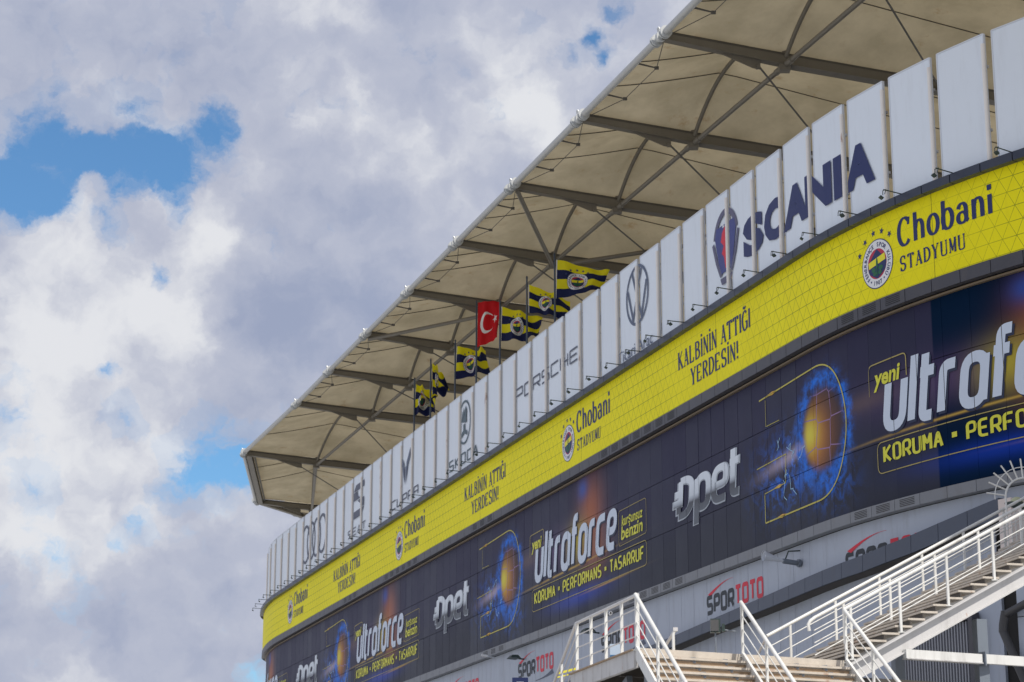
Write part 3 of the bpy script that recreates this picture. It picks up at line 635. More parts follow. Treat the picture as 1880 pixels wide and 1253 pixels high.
# louvred vents in some tiles
vent = MB()
for k in range(5): vent.add([(-0.42, -0.012, 0.09 + k * 0.062), (0.42, -0.012, 0.09 + k * 0.062), (0.42, 0.004, 0.125 + k * 0.062), (-0.42, 0.004, 0.125 + k * 0.062)], [(0, 1, 2, 3)])
vent_me = vent.mesh('vent_slots'); vent_me.materials.append(M_black)
def near_any(s, lst): return any(abs(s - a) < STEP * 0.51 for a in lst)
va = [-3.9, -5.15, -6.4] + [14.2 + STEP * i for i in range(6)] + [40.3 + STEP * i for i in range(3)] + [57 + STEP * i for i in range(6)] + [72 + STEP * i for i in range(3)]
vb = [-3.7, -5.1, -6.4] + [13.5 + STEP * i for i in range(5)] + [39.4 + STEP * i for i in range(3)]
for tiles, lst, sc in ((t2, va, 1.15), (t3, vb, 0.95)):
    for o in tiles:
        Mx = WM[o.name]; c0 = Mx.translation
        if any((fpt(a, c0.z, 0) - Vector((c0.x, c0.y, c0.z))).length < STEP * 0.55 for a in lst):
            link('vent', vent_me, o, Mx @ Matrix.Diagonal((1, 1, sc, 1)))
# grey wall panels, upper and lower
GW = 1.46
def wall_cells(a, b): return [a + GW * (i + .5) for i in range(int((b - a) / GW))]
def ledge_top(s): return float(np.interp(s, [-11.6, -10.1, -7.4, -4.3, 2.6, 12.6, 60], [15.34, 15.10, 14.70, 14.40, 14.04, 13.60, 11.6]))
def ledge_h(s): return float(np.interp(s, [-11.6, 10], [0.68, 0.46]))
for s in wall_cells(-20.9, 66):
    zt = ledge_top(s) - 0.1 if s > -11.6 else 13.6
    p = MB().box((0, 0.03, (15.84 + zt) / 2), (GW - 0.022, 0.06, 15.84 - zt)); p.obj('grey_panel', M_grey, bld, fframe(s, 0, 0.54, GW / 2))
    if s > -10.9:
        z0 = 8.3; zb = zt - 0.06
        p = MB().box((0, 0.03, (z0 + zb) / 2), (GW - 0.022, 0.06, zb - z0)); p.obj('grey_panel', M_grey, bld, fframe(s, 0, 0.54, GW / 2))
strip('plinth_wall', M_grey, [(0.50, 0.0), (0.50, 8.28), (0.61, 8.28), (0.61, 0.0)], -10.9, 112, bld, 2.0)
# sloping ledge: one box section per bay, soffit dark
for i, s in enumerate(np.arange(-11.55, 60, 1.45)):
    a, b = s + 0.012, s + 1.45 - 0.012
    vs = []
    for q in (a, b):
        t, hh = ledge_top(q), ledge_h(q)
        t += .07; vs += [fpt(q, t - hh, -0.17), fpt(q, t, -0.15), fpt(q, t + 0.02, 0.53), fpt(q, t - hh + 0.02, 0.53)]
    MB().add(vs, [(0, 1, 5, 4), (1, 2, 6, 5), (3, 0, 4, 7), (0, 3, 2, 1), (4, 5, 6, 7)]).obj('ledge_tile', M_ledge, bld)
lst = list(np.arange(-11.5, 60, 1.0)); mb = MB(); vs = []; fs = []
for q in lst: vs += [fpt(q, ledge_top(q) - ledge_h(q) + 0.058, -0.12), fpt(q, ledge_top(q) - ledge_h(q) + 0.058, 0.53)]
for i in range(len(lst) - 1): fs.append((2 * i, 2 * i + 1, 2 * i + 3, 2 * i + 2))
mb.add(vs, fs).obj('ledge_soffit', M_under, bld)
# pale pier at the end of the ledge, dark doorway recess and clad column beyond it
MB().box((-.05, 0, 14.25), (0.55, 0.8, 2.0)).obj('pier', M_pier, bld, fframe(-12.15, 0, -0.1, .4))
MB().box((0, 0.9, 6.8), (0.14, 1.8, 13.4)).obj('return_wall', M_grey, bld, fframe(-10.76, 0, 0.50, .4))
MB().box((0, 0, 6.6), (4.0, 0.1, 13.2)).obj('dark_doorway', M_soff, bld, fframe(-12.7, 0, 1.2, 1.2))
for k, zz in enumerate((1.4, 4.2, 7.0, 9.8, 12.2)):
    MB().box((0, 0, zz), (1.6, 1.0, 2.76 if k < 4 else 1.98)).obj('column_casing', M_grey, bld, fframe(-13.4, 0, -0.3, .8))
du = MB(); a = fpt(-12.30, 11.30, -1.0); b = fpt(-14.2, 11.75, -1.4)
du.tube([a, a + (b - a) * .5, b], 0.13, 14)
du.tube([a + Vector((0, 0, .1)), fpt(-12.18, 10.95, -1.0), fpt(-12.16, 10.72, -1.0)], 0.15, 12)
du.tube([fpt(-12.16, 10.75, -1.0), fpt(-12.75, 9.5, -1.05), fpt(-13.5, 7.9, -1.1)], 0.14, 14)
du.obj('duct', M_dpipe, bld)
# louvre grille in the lower wall
fr = fframe(-7.68, 0, 0.34, 1.0)
for nm, c, sz in (('grille_frame', (-2.15, 0, 9.6), (0.2, 0.34, 4.3)), ('grille_frame', (1.98, 0, 9.6), (0.22, 0.34, 4.3)), ('grille_frame', (-0.1, 0, 11.66), (3.9, 0.34, 0.26))):
    MB().box(c, sz).obj(nm, M_trim2, bld, fr)
sl = MB().box((0, 0, 9.55), (0.06, 0.12, 3.9)).mesh('louvre_slat'); sl.materials.append(M_louv)
for k in range(26): link('louvre_slat', sl, bld, fr @ Matrix.Translation((-1.95 + k * 0.149, 0.02, 0)))
MB().box((-0.1, 0.14, 9.55), (4.0, 0.02, 4.0)).obj('grille_back', M_soff, bld, fr)

# ================================================================== PRINTED DARK CLADDING
clad = thing('printed_cladding_wall', fpt(20, 16.3, 0.35), 'dark navy printed cladding band with a glowing ball and silver and yellow lettering', 'advertising wall')
rows = [(16.28, 18.55), (18.575, 20.98), (21.005, 23.19)]
for s in cells:
    for z0, z1 in rows:
        w = STEP - 0.024; Mx = fframe(s, 0, 0.35, STEP / 2); tilt = random.uniform(-0.004, 0.004)
        vs = [(-w / 2, tilt, z0), (w / 2, -tilt, z0), (w / 2, -tilt, z1), (-w / 2, tilt, z1), (-w / 2, .08, z0), (w / 2, .08, z0), (w / 2, .08, z1), (-w / 2, .08, z1)]
        me = MB().add(vs, [(0, 1, 2, 3), (5, 4, 7, 6), (1, 5, 6, 2), (4, 0, 3, 7), (3, 2, 6, 7), (4, 5, 1, 0)]).mesh('cladding_panel')
        uvl = me.uv_layers.new(name='UVMap')
        for lp in me.loops:
            v = vs[lp.vertex_index]; uvl.data[lp.index].uv = (s - v[0], v[2])
        link('cladding_panel', me, clad, Mx, M_wallp)
SL = [(-(S0 + STEP * k), 0.028) for k in range(KMIN, KMAX)]
WO = 0.350 - 0.020
def on_wall(p2, name, m): return wrap(p2, name, m, clad, WO, slits=SL, cut=0.72)
M_white2 = mat('silver_print', (0.62, 0.70, 0.82), 0.4, var=0.03)
M_yel2 = mat('lime_yellow_print', (0.72, 0.70, 0.04), 0.45, var=0.05)
M_shade = mat('letter_shade_print', (0.012, 0.02, 0.06), 0.5)
for n in range(-1, 3):
    X = lambda T: -(SREF + PER * n) + T             # T metres right of the left end of the slogan
    if -(X(0)) < SMIN: continue
    lo = -X(30) > 110
    # big word
    def big(): return strokes_text('ultraforce', LC, .27, .24, .34, cw=.62, gap=.17)
    on_wall(big().fit(X(0.22), X(12.6), 18.93, 1.62, 0.16), 'letter_shade', M_shade)
    w1 = big().fit(X(0.15), X(12.5), 19.03, 1.62, 0.16)
    wrap(w1, 'lettering', M_white2, clad, WO - 0.012, slits=SL, cut=0.72)
    # slogan
    t = strokes_text('KORUMA • PERFORMANS • TASARRUF', SQ, .20, .17, .24, cw=.50, gap=.14); on_wall(t.fit(X(0.1), X(16.1), 17.80, 0.56), 'lettering', M_yel2)
    o = P2().stroke(rnd([(X(-.25), 17.4), (X(-.25), 18.55), (X(16.5), 18.62), (X(16.5), 17.45)], .3, closed=True), 0.035, closed=True); on_wall(o, 'outline', M_ylin)
    t = norm_cap(font_text('yeni', 0.03)); on_wall(t.fit(X(-.3), X(1.25), 20.72, 0.60, 0.2), 'lettering', M_yel2)
    o = P2().stroke(rnd([(X(-.6), 20.4), (X(-.6), 21.55), (X(1.7), 21.6), (X(1.7), 20.75)], .2, closed=False), 0.045); on_wall(o, 'outline', M_ylin)
    t = norm_cap(font_text('kurşunsuz', 0.014)); on_wall(t.fit(X(13.3), X(16.0), 19.78, 0.50, 0.15), 'lettering', M_yel2)
    t = norm_cap(font_text('benzin', 0.02)); on_wall(t.fit(X(13.2), X(16.0), 19.13, 0.62, 0.15), 'lettering', M_yel2)
    o = P2().stroke(rnd([(X(12.9), 18.85), (X(12.9), 20.55), (X(16.5), 20.6), (X(16.5), 18.95)], .2, closed=True), 0.03, closed=True); on_wall(o, 'outline', M_ylin)
    # round D outline beside the ball
    o = P2().stroke([(X(-9.6), 17.15), (X(-9.6), 18.3)], 0.05).stroke(rnd([(X(-9.6), 17.15), (X(-3.2), 17.2), (X(-2.0), 19.9), (X(-3.2), 22.55), (X(-9.9), 22.3)], 1.9, 14), 0.06)
    o.stroke([(X(-9.6), 18.35), (X(-7.6), 18.45), (X(-7.5), 19.6), (X(-10.3), 19.5)], 0.035).stroke([(X(-9.3), 22.2), (X(-9.3), 21.1), (X(-8.0), 21.1)], 0.025)
    on_wall(o, 'outline', mat('yellow_line_print', (0.55, 0.48, 0.08), 0.5))
    o = P2()
    for cx, cy, l in ((-8.6, 22.35, .8), (-8.0, 17.18, .7), (-8.2, 18.42, .6)):
        o.poly([(X(cx - l), cy - .02), (X(cx), cy - .07), (X(cx + l * .6), cy + .02), (X(cx), cy + .07)])
    on_wall(o, 'spark', mat('orange_spark_print', (0.75, 0.42, 0.05), 0.5))
    # lightning
    o = P2()
    for j in range(7):
        x, y = X(-8.5 + random.random() * 2.6), 18.4 + random.random() * 1.6; pts = [(x, y)]
        for q in range(5): x += random.uniform(-.1, .35); y += random.uniform(-.3, .22); pts.append((x, y))
        o.stroke(pts, 0.03, j)
    on_wall(o, 'lightning', mat('pale_blue_print', (0.35, 0.6, 0.85), 0.5))
    # chrome word
    if -(X(27)) > SMIN + 2:
        t = strokes_text('Dpet', LC, .36, .28, .42, cw=.72, gap=.10); t.fit(X(19.7), X(27.2), 18.97, 1.34, 0.12)
        on_wall(t, 'letter_shade', mat('silver_outline_print', (0.45, 0.50, 0.56), 0.45))
        t = strokes_text('Dpet', LC, .30, .23, .42, cw=.72, gap=.16); t.fit(X(19.85), X(27.1), 19.0, 1.33, 0.12)
        wrap(t, 'lettering', M_chrome, clad, WO - 0.012, slits=SL, cut=0.72)

# ================================================================== YELLOW BANNER
ban = thing('yellow_banner', fpt(20, 23.8, 0), 'long bright yellow banner with triangle grid, navy lettering and round club crests', 'banner')
ss = np.arange(SMIN + 2, 112, 0.721); vs = []; fs = []
for s in ss: vs += [fpt(s, 23.80, 0.0), fpt(s, 26.99, 0.0)]
for i in range(len(ss) - 1): fs.append((2 * i, 2 * i + 2, 2 * i + 3, 2 * i + 1))
me = MB().add(vs, fs).mesh('banner_sheet'); uvl = me.uv_layers.new(name='UVMap')
for lp in me.loops: k = lp.vertex_index; uvl.data[lp.index].uv = (ss[k // 2], 23.80 if k % 2 == 0 else 26.99)
link('banner_sheet', me, ban, None, M_banner)

def crest_print():
    """dict material -> P2, unit outer radius, centred on the origin"""
    out = []
    p = P2(); p.disc(0, 0, 1.0, layer=0, n=48)
    for i, a in enumerate((62, 35, 8, -16, -40)):
        q = R(90 + a); st_ = P2(); st_.star(1.30 * math.cos(q), 1.30 * math.sin(q), 0.15, R(a), 0); out.append((st_, M_navy, 'crest_star'))
    out.append((p, M_navy, 'crest_rim'))
    out.append((P2().disc(0, 0, 0.96, layer=1, n=48), M_whitep, 'crest_ring'))
    out.append((P2().disc(0, 0, 0.61, layer=2, n=40), M_red2, 'crest_disc'))
    sh = P2(); pts = [(-.34, .5)]
    def yb(x): return math.sqrt(max(0, .60 ** 2 - x * x))
    xs = np.linspace(-.60, .60, 25)
    top = [(x, min(yb(x), 0.60 - abs(x) * 0.9)) for x in xs]; bot = [(x, -min(yb(x), 0.62 - abs(x) * .55)) for x in xs]
    sh.quad_strip(bot, top, 3); out.append((sh, M_navy, 'crest_shield'))
    yb_ = P2().poly([(-.54, -.12), (.54, .06), (.50, .33), (-.56, .14)], 4)
    out.append((yb_, M_yelp, 'crest_band'))
    lf = P2()
    for ax, ay, l, w in ((-.28, -.22, .26, .10), (.28, -.2, .26, .10), (-.2, -.38, .22, .09), (.22, -.38, .22, .09)):
        lf.disc(ax * .8, ay, l * .55, w, 5, 12)
    lf.disc(0, .0, .06, .24, 6, 14).stroke([(0, -.1), (0, -.5)], .06, 7); out.append((lf, M_green, 'crest_leaf'))
    tx = P2()
    def ring(txt, a0, a1, rad, sz, flip=1):
        for i, ch in enumerate(txt):
            if ch == ' ': continue
            g_ = norm_cap(font_text(ch, .02)); a, b, _, _ = g_.bounds(); q = R(a0 + (a1 - a0) * i / (len(txt) - 1)); c, s2 = math.cos(q), math.sin(q)
            def fn(x, y):
                x = (x - (a + b) / 2) * sz; y = (y - .5) * sz
                if flip > 0: return ((rad + y) * c + x * s2, (rad + y) * s2 - x * c)
                return ((rad - y) * c - x * s2, (rad - y) * s2 + x * c)
            tx.merge(g_, fn, 3)
    ring('FENERBAHÇE SPOR KULÜBÜ', 222, -42, .78, .17)
    ring('1907', 254, 286, .78, .17, -1)
    for a in (238, 302): tx.star(.78 * math.cos(R(a)), .78 * math.sin(R(a)), .06, 0, 3)
    out.append((tx, M_navy, 'crest_lettering'))
    return out
CREST = crest_print()
def place_crest(parent, cx, cy, r, mapper=None, off=-0.012):
    rim = None
    for p, m, nm in CREST:
        q = P2().merge(p, lambda x, y: (cx + x * r, cy + y * r))
        if mapper: o = wrap(q, nm, m, parent if rim is None else parent, 0, mp=mapper, cut=0.12)
        else: o = wrap(q, nm, m, parent, off, cut=0.7, lay=0.003)
        if nm == 'crest_lettering': o['kind'] = 'stuff'
BO = -0.012
for k in range(-1, 4):
    c = -5.83 + 33.35 * k
    if c > SMIN + 4:
        place_crest(ban, -c, 25.18, 0.95)
        t = strokes_text('Chobani', SER, .215, .085, .05, cw=.52, gap=.14, narrow='C', nw=.68)
        wrap(t.fit(-c + 1.24, -c + 6.1, 25.47, 1.0, 0.0), 'lettering', M_navy, ban, BO)
        t = strokes_text('STADYUMU', SER, .19, .085, .2, cw=.62, gap=.16)
        wrap(t.fit(-c + 1.33, -c + 4.75, 24.52, 0.54, 0.0), 'lettering', M_navy, ban, BO)
    c = 8.65 + 33.4 * k
    if c > SMIN + 4 and c < 108:
        t = strokes_text('KALBİNİN ATTIĞI', SER, .19, .08, .2, cw=.60, gap=.10)
        wrap(t.fit(-c - 3.95, -c + 3.95, 25.45, 0.80), 'lettering', M_navy, ban, BO)
        t = strokes_text('YERDESİN!', SER, .19, .08, .2, cw=.60, gap=.10)
        wrap(t.fit(-c - 2.55, -c + 2.65, 24.42, 0.76), 'lettering', M_navy, ban, BO)

# ================================================================== WHITE PANEL SCREEN
scr = thing('panel_screen', fpt(20, 27.3, 0.2), 'row of tall white sign panels with car maker emblems standing above the yellow banner', 'sign screen')
PW = 2.70; PE = [1.45 + PW * k for k in range(-8, 40)]             # left edges of panels
face = MB().add([(0, 0, 27.15), (2.26, 0, 27.15), (2.26, 0.0, 32.2), (0, 0.0, 32.2), (0, .06, 27.15), (2.26, .06, 27.15), (2.26, .06, 32.2), (0, .06, 32.2)],
                [(0, 1, 2, 3), (5, 4, 7, 6), (1, 5, 6, 2), (4, 0, 3, 7), (3, 2, 6, 7), (4, 5, 1, 0)]).mesh('white_panel'); face.materials.append(M_white)
fm = MB()
for c, sz in (((-.025, .03, 29.68), (.05, .10, 5.12)), ((2.285, .03, 29.68), (.05, .10, 5.12)), ((1.13, .03, 32.23), (2.26, .10, .05))): fm.box(c, sz)
fm = fm.mesh('panel_frame'); fm.materials.append(M_wframe)
bk = MB().box((1.13, .12, 28.6), (2.4, .08, .1)).box((1.13, .12, 31.0), (2.4, .08, .1)).mesh('panel_bracket'); bk.materials.append(M_beamw)
post_me = MB().tube([(0, 0, 26.9), (0, 0, 31.86)], 0.078, 14).mesh('screen_post'); post_me.materials.append(M_post)
for s in PE:
    Mx = fframe(s - 1.35, 0, 0.14, 1.0) @ Matrix.Translation((-1.13, 0, 0)) @ Matrix.Rotation(random.uniform(-.006, .006), 4, 'Z')
    if s > 98: Mx = Mx @ Matrix.Diagonal((1, 1, 1, 1))
    o = link('white_panel', face, scr, Mx); link('panel_frame', fm, o, Mx); link('panel_bracket', bk, scr, Mx)
    pf = fframe(s + 0.21, 0, 0.10, .3)
    link('screen_post', post_me, scr, pf @ Matrix.Translation((0, 0, random.uniform(-.05, .05))))
GS = [(-(s + 0.0), 0.46) for s in PE]; GS = [(-(s + 0.17), 0.42) for s in PE]
PO = 0.10
def on_screen(p, nm, m, lay=0.003): return wrap(p, nm, m, scr, PO, slits=GS, cut=0.75, lay=lay)
# truck maker: shield emblem and wide heavy word
for ch, a, b in (('S', -5.42, -3.36), ('C', -3.28, -1.42), ('A', -1.40, 0.92), ('N', 0.64, 2.80), ('I', 2.97, 3.56), ('A', 3.78, 5.80)):
    on_screen(norm_cap(font_text(ch, 0.062)).fit(a, b, 28.66, 1.50), 'letter', M_navy)
cx, cy = -7.25, 29.85
p = P2().stroke([(cx - 1.2 * math.cos(a), cy + .1 + 1.35 * math.sin(a)) for a in np.linspace(.25, math.pi - .25, 30)], .28, 0)
p.stroke([(cx - 1.35, cy + .3), (cx - 1.0, cy - .6), (cx - .55, cy - 1.35)], .22, 1).stroke([(cx + 1.35, cy + .3), (cx + 1.0, cy - .6), (cx + .55, cy - 1.35)], .22, 1)
p.poly([(cx - .5, cy - 1.75), (cx + .5, cy - 1.75), (cx + .65, cy - 1.45), (cx - .65, cy - 1.45)], 1)
on_screen(p, 'emblem_rim', mat('mauve_grey_print', (0.11, 0.11, 0.19), 0.5))
p = P2().poly([(cx - 1.12, cy + .45), (cx - .95, cy + .9), (cx + .95, cy + .9), (cx + 1.12, cy + .45), (cx + .8, cy - .65), (cx + .5, cy - 1.25), (cx - .5, cy - 1.25), (cx - .8, cy - .65)][::-1], 1)
on_screen(p, 'emblem_field', mat('violet_blue_print', (0.045, 0.06, 0.24), 0.5))
p = P2().poly([(cx - .35, cy + .55), (cx - .05, cy + .8), (cx + .3, cy + .7), (cx + .35, cy + .35), (cx + .2, cy + .1), (cx + .42, cy - .3), (cx + .25, cy - .6), (cx + .3, cy - 1.0), (cx - .05, cy - 1.1), (cx - .2, cy - .55), (cx - .42, cy - .35), (cx - .2, cy - .05), (cx - .5, cy + .2)][::-1], 2)
on_screen(p, 'emblem_figure', M_redp)
p = P2()
for i in range(3): p.poly([(cx - .3 + i * .25, cy + .78), (cx - .1 + i * .25, cy + .78), (cx - .2 + i * .25, cy + 1.0)], 3)
on_screen(p, 'emblem_crown', M_whitep)
# ring with two letters, line of text below
cx, cy = -17.85, 30.45
p = P2().stroke([(cx + 1.40 * math.cos(a), cy + 1.42 * math.sin(a)) for a in np.linspace(0, 2 * math.pi, 60)[:-1]], .14, 0, closed=True)
p.stroke([(cx - .62, cy + 1.2), (cx - .02, cy - .05), (cx + .58, cy + 1.2)], .17, 1).stroke([(cx - 1.22, cy + .45), (cx - .55, cy - 1.15), (cx, cy - .02), (cx + .55, cy - 1.15), (cx + 1.22, cy + .45)], .17, 2)
on_screen(p, 'emblem', M_steelp)
t = norm_cap(font_text('Ticari Araç', 0.0, 1.05)); on_screen(t.fit(-20.5, -15.95, 27.62, 0.58), 'lettering', M_steelp)
# wide thin word
t = strokes_text('PORSCHE', SQ, .15, .15, .12, cw=1.55, gap=.42); on_screen(t.fit(-36.6, -26.4, 29.38, 0.66), 'lettering', M_slate)
# winged arrow in a circle
cx, cy = -46.55, 30.38
p = P2().stroke([(cx + 1.2 * math.cos(a), cy + 1.28 * math.sin(a)) for a in np.linspace(0, 2 * math.pi, 50)[:-1]], .13, 0, closed=True)
p.poly([(cx - .55, cy - .9), (cx - .15, cy - .72), (cx + .15, cy - .72), (cx + .6, cy - .9), (cx + .55, cy - .62), (cx + .15, cy - .45), (cx + .15, cy - .1), (cx - .2, cy - .1), (cx - .2, cy - .45), (cx - .6, cy - .62)][::-1], 1)
p.poly([(cx - .6, cy + .1), (cx + .45, cy - .1), (cx + .5, cy + .7), (cx + .25, cy + 1.0), (cx + .05, cy + .45)][::-1], 2).poly([(cx - .6, cy + .1), (cx - .35, cy + .75), (cx - .1, cy + .35)], 3).poly([(cx - .4, cy + .3), (cx - .1, cy + .95), (cx + .1, cy + .4)], 4)
on_screen(p, 'emblem', M_skoda)
t = strokes_text('SKODA', SQ, .15, .15, .1, cw=.85, gap=.38); on_screen(t.fit(-49.75, -43.8, 27.92, 0.60), 'lettering', M_skoda)
# crossed blades
cx, cy = -60.0, 30.35
p = P2()
for sg in (-1, 1):
    p.cur = sg + 1
    p.poly([(cx + sg * 1.25, cy + 1.05), (cx + sg * .25, cy + .15), (cx + sg * .62, cy - .1), (cx + sg * 1.2, cy + .45)], 1 + (sg > 0)).poly([(cx + sg * .12, cy + .0), (cx + sg * .55, cy - .3), (cx + sg * .12, cy - 1.25)], 3).poly([(cx + sg * .7, cy + .05), (cx + sg * .1, cy - 1.3), (cx + sg * .32, cy + .1)], 5)
on_screen(p, 'emblem', M_steelp)
t = strokes_text('CUPRQ', SQ, .16, .16, .1, cw=1.1, gap=.34); on_screen(t.fit(-63.5, -56.8, 27.95, 0.55), 'lettering', M_slate)
# angular S
cx, cy = -72.6, 30.35
p = P2().poly([(cx - 1.5, cy + .75), (cx - .9, cy + 1.2), (cx + 1.5, cy + 1.2), (cx + 1.5, cy + .75)][::-1], 0).poly([(cx - 1.5, cy + .70), (cx - .4, cy + .70), (cx - .4, cy + .38), (cx + .4, cy + .1), (cx - 1.5, cy + .1)], 1)
p.poly([(cx - .4, cy + .0), (cx + 1.5, cy + .0), (cx + 1.5, cy - .62), (cx + .4, cy - .62), (cx + .4, cy - .30)][::-1], 1).poly([(cx - 1.5, cy - .68), (cx + 1.5, cy - .68), (cx + .9, cy - 1.2), (cx - 1.5, cy - 1.2)][::-1], 0)
on_screen(p, 'emblem', M_slate)
t = strokes_text('SEAT', SQ, .15, .15, .1, cw=1.0, gap=.38); on_screen(t.fit(-75.7, -70.6, 28.02, 0.50), 'lettering', M_slate)
# four rings
p = P2()
for i in range(4): p.stroke([(-89.7 + i * 1.86 + 1.33 * math.cos(a), 29.85 + 1.42 * math.sin(a)) for a in np.linspace(0, 2 * math.pi, 48)[:-1]], .2, i, closed=True)
on_screen(p, 'emblem', M_slate)

# ================================================================== ARM LAMPS along the coping
def make_arm_lamp(loc):
    t = thing('arm_lamp', loc, '', 'lamp', 'small dark arm lamps reaching out in front of the white panels'); Mx = WM[t.name]
    MB().tube([(0, 0.05, 0), (0, -.9, .04)], 0.022, 8).box((0, 0.02, 0.02), (.1, .1, .06)).obj('arm', M_lampg, t, Mx)
    q = MB().tube([(-.09, -.86, .03), (-.05, -.9, -.14)], 0.014, 6).tube([(.09, -.86, .03), (.05, -.9, -.14)], 0.014, 6).tube([(-.09, -.86, .03), (.09, -.86, .03)], 0.014, 6)
    q.obj('bracket', M_lampg, t, Mx)
    c, s2 = math.cos(.6), math.sin(.6); Rm = Matrix.Rotation(-.6, 3, 'X')
    MB().box((0, -.86, -.17), (.15, .14, .07), Rm).obj('lamp_head', M_lampg, t, Mx)
    return t
ordw = ['first', 'second', 'third', 'fourth', 'fifth', 'sixth', 'seventh', 'eighth', 'ninth', 'tenth', 'eleventh', 'twelfth', 'thirteenth', 'fourteenth', 'fifteenth', 'sixteenth', 'seventeenth', 'eighteenth', 'nineteenth', 'twentieth']
tens = ['', '', 'twenty', 'thirty', 'forty']
def ordinal(n):
    if n <= 20: return ordw[n - 1]
    if n % 10 == 0: return {30: 'thirtieth', 40: 'fortieth'}[n]
    return tens[n // 10] + '-' + ordw[n % 10 - 1]
proto = make_arm_lamp((0, 0, 0))
parts = list(proto.children); idx = 0
panel_note = {1: 'in front of a blank white panel'}
spots = [s for s in [-13.1 + 2.70 * k for k in range(0, 46)] if s < 112]
for i, s in enumerate(spots):
    fr_ = fframe(s, 27.31, -0.12, .5) @ Matrix.Rotation(random.uniform(-.08, .08), 4, 'Z') @ Matrix.Scale(random.uniform(.92, 1.06), 4)
    if i == 0: o = proto
    else:
        o = proto.copy(); COL.objects.link(o)
        for c in parts:
            d = c.copy(); COL.objects.link(d); d.parent = o
            if d.name.startswith('lamp_head'): d.rotation_euler.z += random.uniform(-.3, .3)
    o.matrix_local = fr_
    o['label'] = 'dark arm lamp on the coping, %s counted from the right edge' % ordinal(i + 1)

# ================================================================== ROOF
ZR = 39.0
def tz(v): return ZR - 0.05 * (v - 33.4)
roof = thing('stadium_roof', uvp(100, 45, ZR), 'beige membrane stadium roof on steel trusses with a long pipe along its edge', 'roof')
US = [82.0 + 10.57 * i for i in range(-6, 8)] + [174.8]
L0 = [[(u, 33.4 if u < 170 else 33.1), (u, 39.3), (u, 58.0)] for u in US]
L0 += [[(195.9, 38.4), (195.4, 43.6), (196.0, 60.0)], [(201.4, 43.6), (199.5, 47.0), (198.0, 60.0)]]
def lp(line, b):
    """b 0 edge, 1 purlin, 2 inner end"""
    a = min(int(b), 1); f = b - a; p, q = line[a], line[a + 1]
    u, v = p[0] + (q[0] - p[0]) * f, p[1] + (q[1] - p[1]) * f; return u, v
for i, line in enumerate(L0):
    A = uvp(*line[0], tz(33.4)); B = uvp(*line[1], tz(39.3) - .12); C_ = uvp(*line[2], tz(57) - .1)
    mb = MB().beam(A + (B - A) * .03, B, .30, .26, h2=.40, w2=.42).beam(B, C_, .42, .40); tr = mb.obj('truss', M_roofst, roof)
    fl = MB().beam(A + Vector((0, 0, -.14)), B + Vector((0, 0, -.22)), .40, .035).beam(B + Vector((0, 0, -.22)), C_ + Vector((0, 0, -.22)), .56, .035)
    fl.obj('flange', M_roofst, tr)
    d1 = (B - A).normalized(); d2 = (C_ - B).normalized(); up = Vector((0, 0, .30))
    rl = MB().beam(A + up * .7, B + up, .20, .12).beam(B + up, C_ + up, .20, .12); rl.obj('rail', M_roofdk, tr)
    cl_ = MB()
    for a_, b_, up0, up1 in ((A, B, .16, .2), (B, C_, .2, .2)):
        L = (b_ - a_).length; k = 0.5
        while k < L:
            p = a_ + (b_ - a_) * (k / L) + Vector((0, 0, up0 + (up1 - up0) * k / L)); cl_.box(p, (.10, .16, .13)); k += .62
    cl_.obj('clamps', M_roofst, tr)
    # gusset fin with pin
    if i < len(L0) - 1:
        pa, pb, pc = A + (B - A) * .42, A + (B - A) * .74, A + (B - A) * .80
        g2 = MB(); w = Vector((*(UD * .035), 0)); lo = Vector((0, 0, -.62))
        pts = [pa + Vector((0, 0, -.16)), pc + Vector((0, 0, -.18)), pc + lo * .85, pb + lo, pb + lo * .8]
        pts = [pa + Vector((0, 0, -.16)), pc + Vector((0, 0, -.18)), pc + lo, pb + lo]
        g2.add([p + w for p in pts] + [p - w for p in pts], [(0, 1, 2, 3), (7, 6, 5, 4), (0, 3, 7, 4), (3, 2, 6, 7), (2, 1, 5, 6)])
        g2.tube([pc + lo * .85 + w * 3.2 - d1 * .12, pc + lo * .85 - w * 3.2 - d1 * .12], .09, 12); g2.obj('gusset', M_roofst, tr)
        nx = L0[i + 1]; t1 = uvp(*lp(nx, 1.42), tz(47) - .2)
        MB().tube([pc + lo * .9, t1], .045, 8).obj('tie_rod', M_roofdk, roof)
    # node on the edge pipe
    MB().box(B + Vector((0, 0, -.34)), (.5, .5, .28)).box(A + (B - A) * .04, (.34, .34, .34)).obj('joint', M_roofst, tr)
